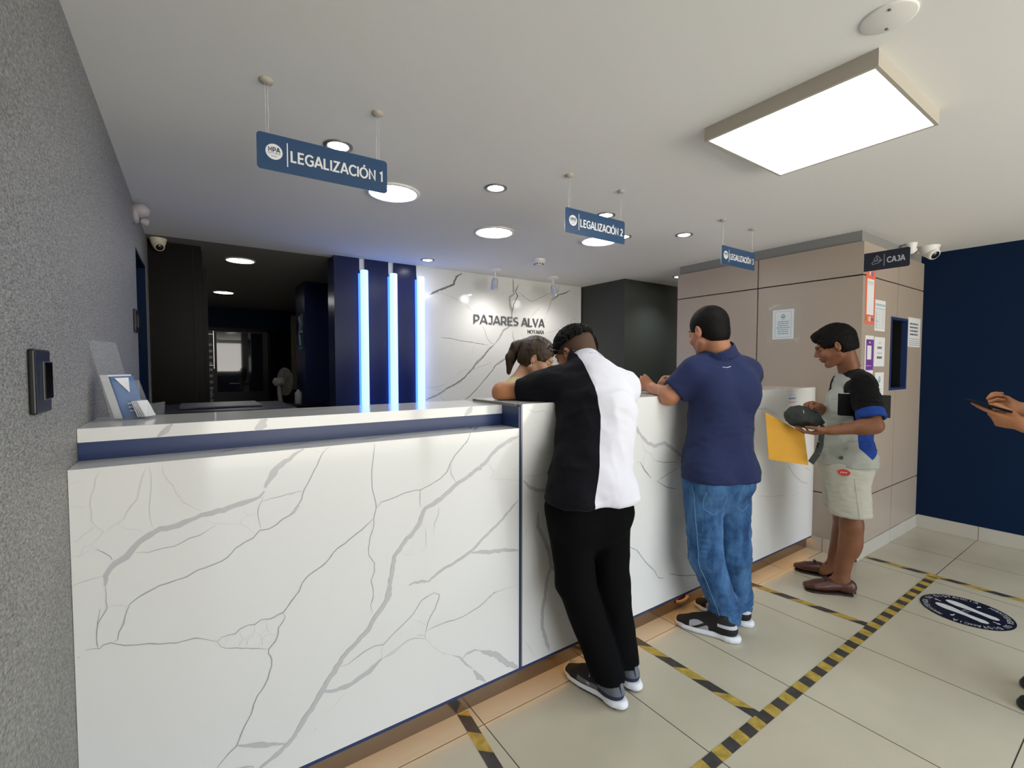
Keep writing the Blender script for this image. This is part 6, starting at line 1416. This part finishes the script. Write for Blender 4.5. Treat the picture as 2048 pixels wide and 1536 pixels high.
for heel, az, s_ in (((3.272, 1.088), -38, 1), ((3.452, 1.215), -22, -1)):
    so, P = shoe(pg, heel, az, .285, style='loafer', mats=([M_leath], M_leathd, None), side=s_)
    mb = MB()
    mb.tube([P(.150, -.030, .060), P(.152, -.014, .079), P(.152, .0, .083), P(.152, .014, .079), P(.150, .030, .060)], .0035, M_leathd, 8)
    for q_ in (-1, 1): mb.tube([P(.152, q_*.004, .086), P(.160, q_*.014, .088), P(.166, q_*.022, .078)], .0040, M_leathd, 8)
    mb.build('bow_tie', so)
    mb = MB(); mb.tube([P(.155, -.040, .042), P(.200, -.038, .048), P(.240, -.020, .050), P(.252, 0, .048), P(.240, .022, .050), P(.200, .042, .048), P(.155, .042, .042)], .0028, M_leath, 8); mb.build('apron_seam', so)
    mb = MB()
    for j in range(3): mb.lathe(P(.004+.002*j, 0, .018+.014*j), [(.011, 0), (.010, .006), (.0001, .008)], M_leathd, 12, axis=tuple(-azp(az)))
    mb.build('heel_studs', so)

# ---- the pouch, envelope and folder he holds
M_pch = mat('dark_grey_nylon', (.035, .038, .036), .7, spec=.2, bump=.6, bscale=60); M_env = mat('manila_envelope', (.72, .36, .028), .6, var=.05, vscale=8)
def pouch():
    c = np.array((3.031, 1.301, 1.078)); ex = _n(np.array((3.179, 1.246, 1.049))-np.array((2.905, 1.352, 1.087))); t = thing('waist_pouch', 'dark grey nylon pouch held in both hands of the man in shorts', 'pouch', tuple(c))
    up = np.array((.0, -.05, 1)); f, l, u = frame(ex, up); F = Field()
    F.ell(c, (.122, .045, .062), (f, l, u), 0); F.ell(c+f*-.04+u*.005, (.075, .05, .055), (f, l, u), .02); F.ell(c+f*.05+u*-.004, (.080, .04, .055), (f, l, u), .02)
    F.ell(c-l*.025-u*.012, (.080, .035, .040), (f, l, u), .012); F.ell(c-l*-.025-u*.012, (.080, .035, .040), (f, l, u), .012)
    w = folds(26, .0065, 61, ridge=.8); bg = skin_obj('pouch_body', [(F, c-.17, c+.17, .005)], [M_pch], t, wrinkle=w)
    for s_ in (-1, 1): MB().tube([c+f*-.095+u*.030+l*s_*.03, c+f*-.03+u*.050+l*s_*.035, c+f*.04+u*.048+l*s_*.034, c+f*.095+u*.025+l*s_*.025], .0030, M_black, 8).build('zipper', t)
    MB().tube([c+f*-.05+u*.044-l*.040, c+f*-.045+u*.015-l*.050], .003, M_chrome, 6).tube([c+f*-.05+u*.044+l*.040, c+f*-.045+u*.015+l*.052], .003, M_chrome, 6).build('zip_puller', t)
    st = MB(); a = c+f*.12; 
    pts = [a, a+f*.035-u*.03, np.array((3.050, 1.208, 0.934)), np.array((3.034, 1.216, 0.874)), np.array((2.998, 1.238, 0.815))]
    for i in range(len(pts)-1):
        n = np.array((.57, .82, 0))*.004; wv = _n(np.cross(_n(pts[i+1]-pts[i]), n))*.019
        st.slab([pts[i]-wv, pts[i]+wv, pts[i+1]+wv, pts[i+1]-wv], _n(n), .003, M_pch)
    st.build('strap', t); MB().box(tuple(np.array((3.034, 1.212, 0.920))-(.012, .006, .014)), tuple(np.array((3.034, 1.212, 0.920))+(.012, .006, .014)), M_black, .003).build('buckle', t)
pouch()
def envelope():
    A = [np.array((2.905, 1.461, 1.102)), np.array((3.036, 1.293, 0.981)), np.array((3.030, 1.264, 0.792)), np.array((2.896, 1.430, 0.816))]
    mb = MB(); n = 6; V = []; nn = _n(np.cross(A[1]-A[0], A[3]-A[0]))
    for j in range(n+1):
        for i in range(n+1):
            u, v = i/n, j/n; q = (A[0]*(1-u)+A[1]*u)*(1-v)+(A[3]*(1-u)+A[2]*u)*v; V.append(q+nn*(.012*math.sin(PI*u)*math.cos(PI*v*.8)))
    k = len(V); Fq = [(j*(n+1)+i, j*(n+1)+i+1, (j+1)*(n+1)+i+1, (j+1)*(n+1)+i) for j in range(n) for i in range(n)]
    mb.add(V, Fq, M_env, True); mb.add([q+nn*.003 for q in V], [f[::-1] for f in Fq], M_env, True)
    ed = list(range(n))+[i*(n+1)+n for i in range(n)]+[n*(n+1)+n-i for i in range(n)]+[(n-i)*(n+1) for i in range(n)]
    mb.add(V+[q+nn*.003 for q in V], [(ed[i], ed[(i+1) % len(ed)], k+ed[(i+1) % len(ed)], k+ed[i]) for i in range(len(ed))], M_env)
    tag(mb.build('envelope'), 'yellow manila envelope held below the grey pouch', 'envelope')
envelope()
def folder():
    c = np.array((3.235, 1.061, 1.154)); r = azp(34.5+90+4); u = np.array((0,0,1.)); n = np.cross(r, u); w, h = .142, .066
    t = thing('document_folder', 'black folder clamped under the left arm of the man in shorts', 'folder', tuple(c))
    P_ = [c-r*w-u*h*.85, c+r*w-u*h*1.05, c+r*w+u*h*.95, c-r*w+u*h*1.1]
    MB().slab([q-n*.009 for q in P_], n, .018, mat('black_leatherette', (.005, .005, .006), .5, spec=.15, bump=.3, bscale=400)).build('cover', t)
    MB().slab([c-r*(w-.01)+u*h*1.06-n*.006, c-r*(w-.13)+u*h*1.06-n*.006, c-r*(w-.13)+u*(h*1.06+.004)-n*.006, c-r*(w-.01)+u*(h*1.06+.005)-n*.006], n, .01, M_paper).build('sheets', t)
folder()

# ---------------------------------------------------------------- woman behind the counter
def woman():
    p = person('woman with a ponytail in a pale yellow blouse behind the counter', (1.62, 2.28, 0))
    Hh = Head((1.689, 2.193, 1.434), azp(136, -24), np.array((0,0,1.))+azp(136)*.35, .98); P = Hh.P
    fw = azp(126); sd = azp(216); nk = P(-.045, 0, -.150); shc = nk-fw*.02+np.array((0,0,-.06)); hip = np.array((shc[0]-fw[0]*.06, shc[1]-fw[1]*.06, .86))
    LS = shc-sd*.145+(0,0,-.01); RS = shc+sd*.145+(0,0,-.01); LE = LS+np.array((.12, .02, -.21)); RE = RS+np.array((.05, -.01, -.20)); LW = LE+fw*.16+(-.0, -.06, .03); RW = RE+fw*.17+(.03, .07, .06)
    B = Field(); B.loft([hip+(0,0,-.08), hip+(0,0,.16), shc], [.150, .115, .120], [.11, .09, .07], sd, .03); B.cone(shc+(0,0,.02), P(-.03, 0, -.05), .050, .046, .03)
    LAf = np.array((hip[0]+.08, hip[1]+.02, .06)); RAf = np.array((hip[0]-.06, hip[1]-.03, .06)); B.cone(hip+(.05, .02, -.08), LAf, .08, .035, .03); B.cone(hip-(.05, .02, .08), RAf, .08, .035, .03)
    B.chain([LS, LE, LW], [.042, .036, .024], .02); B.chain([RS, RE, RW], [.042, .036, .024], .02); Hh.skin(B)
    hand_field(B, LW, fw+np.array((0, -.3, .0)), (0, 0, -1), 1, (.3, .35, .4, .45), sc=.9, side=-1); hand_field(B, RW, fw+np.array((0, .3, -.1)), (0, 0, -1), 1, (.4, .45, .5, .55), sc=.9, side=1)
    lo, hi = Hh.box(.01)
    skin_obj('body', [(B, (1.25, 1.9, 0), (2.2, 2.75, 1.6), .016), (B, LW-.13, LW+.16, .006), (B, RW-.13, RW+.16, .006), (B, lo, hi, .0036)], [M_sk4], p)
    w = folds(60, .0022, 71, (1, 1, .6), .8)
    cap_hair(Hh, [M_hairb], 'hair', p, thick=.011, back=-.070, wr=w)
    F = Field(); a = P(-.105, .0, .055); F.chain([P(-.085, 0, .050), a, P(-.145, 0, .015), P(-.150, 0, -.06), P(-.125, 0, -.15)], [.026, .024, .030, .030, .014], .02)
    skin_obj('ponytail', [(F, a-.26, a+.15, .006)], [M_hairb], p, wrinkle=folds(60, .004, 73, (1, 1, .2), .9))
    MB().lathe(P(-.108, 0, .052), [(.020, -.008), (.026, -.006), (.026, .006), (.020, .008)], mat('red_hair_tie', (.45, .03, .05), .6), 20, axis=tuple(-Hh.f*.9+Hh.u*.1)).build('hair_tie', p)
    face_marks(Hh, p)
    MB().tube([P(.098, -.018, -.064), P(.106, 0, -.0665), P(.098, .018, -.064)], .0035, mat('lip_pink', (.45, .13, .11), .4), 8).build('lips', p)
    for s_ in (-1, 1): MB().tube([P(-.004, s_*.083, -.042), P(-.002, s_*.086, -.056)], .0028, M_cream, 8).build('earring', p)
    S = Field(); S.loft([hip+(0,0,-.02), hip+(0,0,.16), shc+(0,0,-.01)], [.155, .135, .130], [.12, .108, .082], sd, .03); S.cone(nk+(0,0,-.055), LS, .052, .052, .03); S.cone(nk+(0,0,-.055), RS, .052, .052, .03)
    S.cone(LS, LE, .056, .052, .03); S.cone(RS, RE, .056, .052, .03); limb_cut(S, LS, LE, .8, .040); limb_cut(S, RS, RE, .8, .040); S.cone(nk+(0,0,-.04)+fw*.02, P(-.03, 0, -.05), .062, .05, 0, 's'); S.plane((0,0,hip[2]-.03), (0,0,-1))
    skin_obj('blouse', [(S, (1.3, 1.95, .78), (2.1, 2.7, 1.45), .009)], [M_yelc], p, wrinkle=folds(14, .004, 75))
    T = Field(); T.loft([hip+(0,0,-.01), hip+(0,0,-.12)], [.150, .155], [.115, .12], sd, .03); T.cone(hip+(.05, .02, -.08), LAf, .10, .06, .03); T.cone(hip-(.05, .02, .08), RAf, .10, .06, .03); T.plane((0,0,.06), (0,0,-1))
    skin_obj('trousers', [(T, (1.2, 1.9, .05), (2.1, 2.7, .9), .012)], [M_darkc], p)
    for A_ in (LAf, RAf):
        h_ = A_-fw*.06; shoe(p, (h_[0], h_[1]), 118, .25, style='loafer', mats=([M_black], M_black, None))
woman()
# ---------------------------------------------------------------- colleague almost hidden behind the leaning man
def colleague():
    p = person('dark haired person in dark shirt almost hidden behind the leaning man', (2.32, 2.58, 0))
    Hh = Head((2.256, 2.401, 1.491), azp(170, -15), np.array((0,0,1.))+azp(170)*.2, 1.0); P = Hh.P; fw = azp(165); sd = azp(255)
    nk = P(-.04, 0, -.15); shc = nk+np.array((0,0,-.06)); hip = np.array((shc[0], shc[1]+.02, .84)); LS = shc-sd*.15; RS = shc+sd*.15; LE = LS+np.array((.05, -.03, -.25)); RE = RS+np.array((-.05, -.03, -.25)); LW = LE+fw*.2+(-.06, 0, .02); RW = RE+fw*.2+(.06, 0, .02)
    B = Field(); B.loft([hip+(0,0,-.08), hip+(0,0,.16), shc], [.150, .125, .13], [.11, .10, .075], sd, .03); B.cone(shc+(0,0,.02), P(-.03, 0, -.05), .055, .05, .03)
    LAf = np.array((hip[0]+.09, hip[1], .06)); RAf = np.array((hip[0]-.09, hip[1], .06)); B.cone(hip+(.07, 0, -.08), LAf, .08, .035, .03); B.cone(hip-(.07, 0, .08), RAf, .08, .035, .03)
    B.chain([LS, LE, LW], [.045, .038, .026], .02); B.chain([RS, RE, RW], [.045, .038, .026], .02); Hh.skin(B)
    hand_field(B, LW, fw, (0, 0, -1), 1, .4, side=-1); hand_field(B, RW, fw, (0, 0, -1), 1, .4, side=1)
    lo, hi = Hh.box(.01); skin_obj('body', [(B, (1.8, 2.0, 0), (2.9, 3.2, 1.7), .016), (B, LW-.14, LW+.14, .006), (B, RW-.14, RW+.14, .006), (B, lo, hi, .004)], [M_sk2], p)
    def ex(F, P_, k, A): F.ell(P_(-.03, 0, .085), (.085, .075, .045), A, .03)
    cap_hair(Hh, [M_hair], 'hair', p, thick=.016, extra=ex, wr=folds(60, .005, 77, ridge=.8)); face_marks(Hh, p)
    S = Field(); S.loft([hip+(0,0,-.02), hip+(0,0,.16), shc+(0,0,-.01)], [.16, .15, .14], [.125, .118, .085], sd, .03); S.cone(nk+(0,0,-.05), LS, .056, .056, .03); S.cone(nk+(0,0,-.05), RS, .056, .056, .03)
    S.cone(LS, LE, .062, .055, .03); S.cone(RS, RE, .062, .055, .03); limb_cut(S, LS, LE, .85, .042); limb_cut(S, RS, RE, .85, .042); S.plane((0,0,hip[2]-.03), (0,0,-1))
    skin_obj('shirt', [(S, (1.85, 2.1, .78), (2.85, 3.1, 1.5), .010)], [M_darkc], p, wrinkle=folds(14, .004, 78))
    T = Field(); T.loft([hip+(0,0,-.01), hip+(0,0,-.12)], [.150, .155], [.12, .12], sd, .03); T.cone(hip+(.07, 0, -.08), LAf, .10, .065, .03); T.cone(hip-(.07, 0, .08), RAf, .10, .065, .03); T.plane((0,0,.06), (0,0,-1))
    skin_obj('trousers', [(T, (1.8, 2.1, .05), (2.85, 3.1, .9), .012)], [M_darkc], p)
    for A_ in (LAf, RAf):
        h_ = A_-fw*.06; shoe(p, (h_[0], h_[1]), 165, .26, style='loafer', mats=([M_black], M_black, None))
colleague()

# ---------------------------------------------------------------- person at the right edge of the picture, hands with a phone
def phone_person():
    p = person('person at the right edge of the photo whose hands hold a phone', (2.80, .13, 0))
    fw = azp(-8); sd = azp(82); hip = np.array((2.82, .10, .90)); ch = np.array((2.82, .10, 1.22)); shc = np.array((2.82, .12, 1.38)); nk = shc+(0, .01, .07)
    Hh = Head((2.795, .255, 1.545), azp(-12, -30), np.array((0,0,1.))+azp(-12)*.3, 1.0)
    LS = shc-sd*.17; RS = shc+sd*.17; LW = np.array((2.750, 0.356, 1.150)); RW = np.array((2.954, 0.388, 1.201)); LE = np.array((2.66, .10, 1.09)); RE = np.array((3.00, .12, 1.09))
    B = Field(); B.loft([hip, ch, shc], [.150, .155, .15], [.11, .112, .08], sd, .03); B.cone(shc+(0,0,.02), Hh.P(-.03, 0, -.05), .062, .055, .03)
    LA = np.array((2.785, .125, .09)); RA = np.array((2.95, .14, .09)); LKn = (hip-sd*.08+LA)/2+fw*.02; RKn = (hip+sd*.08+RA)/2+fw*.02; B.chain([hip-sd*.08, LKn, LA], [.06, .05, .04], .03); B.chain([hip+sd*.08, RKn, RA], [.06, .05, .04], .03)
    B.chain([LS, LE, LW], [.052, .044, .030], .02); B.chain([RS, RE, RW], [.052, .044, .030], .02); Hh.skin(B)
    hand_field(B, LW, _n(np.array((-.05, .96, .22))), _n(np.array((.75, .0, .66))), 1, (.12, .66, .78, .88), thumb=(.35, .6), side=1, spread=.12)
    hand_field(B, RW, _n(np.array((-.15, .95, .06))), _n(np.array((-.6, .1, .75))), 1, (.85, .9, .95, .95), thumb=(.3, .75), side=-1)
    lo, hi = Hh.box(.01)
    skin_obj('body', [(B, (2.4, -.2, 0), (3.2, .8, 1.75), .016), (B, LW+(-.10, -.05, -.10), LW+(.085, .23, .14), .0035), (B, RW+(-.10, -.05, -.10), RW+(.10, .21, .12), .0035), (B, lo, hi, .004)], [M_sk1], p)
    cap_hair(Hh, [M_hair], 'hair', p, thick=.010); face_marks(Hh, p)
    S = Field(); S.loft([hip+(0,0,-.06), hip+(0,0,.1), ch, shc+(0,0,-.02)], [.17, .165, .165, .155], [.135, .13, .13, .09], sd, .03); S.cone(nk+(0,0,-.05), LS, .064, .064, .03); S.cone(nk+(0,0,-.05), RS, .064, .064, .03)
    S.cone(LS, LE, .074, .066, .03); S.cone(RS, RE, .074, .066, .03); limb_cut(S, LS, LE, .75, .05); limb_cut(S, RS, RE, .75, .05); S.plane((0,0,hip[2]-.06), (0,0,-1))
    skin_obj('tshirt', [(S, (2.5, -.15, .8), (3.15, .5, 1.5), .010)], [M_darkc], p, wrinkle=folds(12, .004, 81))
    T = Field(); T.loft([hip+(0,0,.02), hip+(0,0,-.10)], [.155, .155], [.12, .12], sd, .03); T.chain([hip-sd*.08+(0,0,-.05), LKn, LA], [.10, .075, .062], .02); T.chain([hip+sd*.08+(0,0,-.05), RKn, RA], [.10, .075, .062], .02); T.plane((0,0,.06), (0,0,-1))
    skin_obj('trousers', [(T, (2.5, -.15, .05), (3.2, .4, .95), .012)], [M_denim], p)
    for A_, az in ((LA, -8), (RA, -2)):
        h_ = A_-azp(az)*.06; shoe(p, (h_[0], h_[1]), az, .285, style='sneaker', mats=([M_shoek], M_black, None))
    ph = thing('phone', 'black phone held up by the hands at the right edge', 'phone', (2.664, 0.467, 1.223))
    c = np.array((2.738, 0.465, 1.219)); r = -_n(np.array((-.06, .95, .30))); w_ = _n(c-np.array((0, 0, 1.372))); n = _n(np.cross(r, w_))
    f, l, u = r, _n(w_-(w_@r)*r), n*(1 if n[2] > 0 else -1)
    MB().slab([c-f*.075-l*.036, c+f*.075-l*.036, c+f*.075+l*.036, c-f*.075+l*.036], tuple(u), .009, mat('matte_phone_case', (.008, .009, .012), .6, spec=.1)).build('phone_case', ph)
    MB().slab([c-f*.071-l*.033+u*.0092, c+f*.071-l*.033+u*.0092, c+f*.071+l*.033+u*.0092, c-f*.071+l*.033+u*.0092], tuple(u), .0005, mat('phone_screen_dim', (.01, .012, .012), .25, spec=.2, emit=(.1, .25, .15), estr=.12)).build('screen', ph)
phone_person()
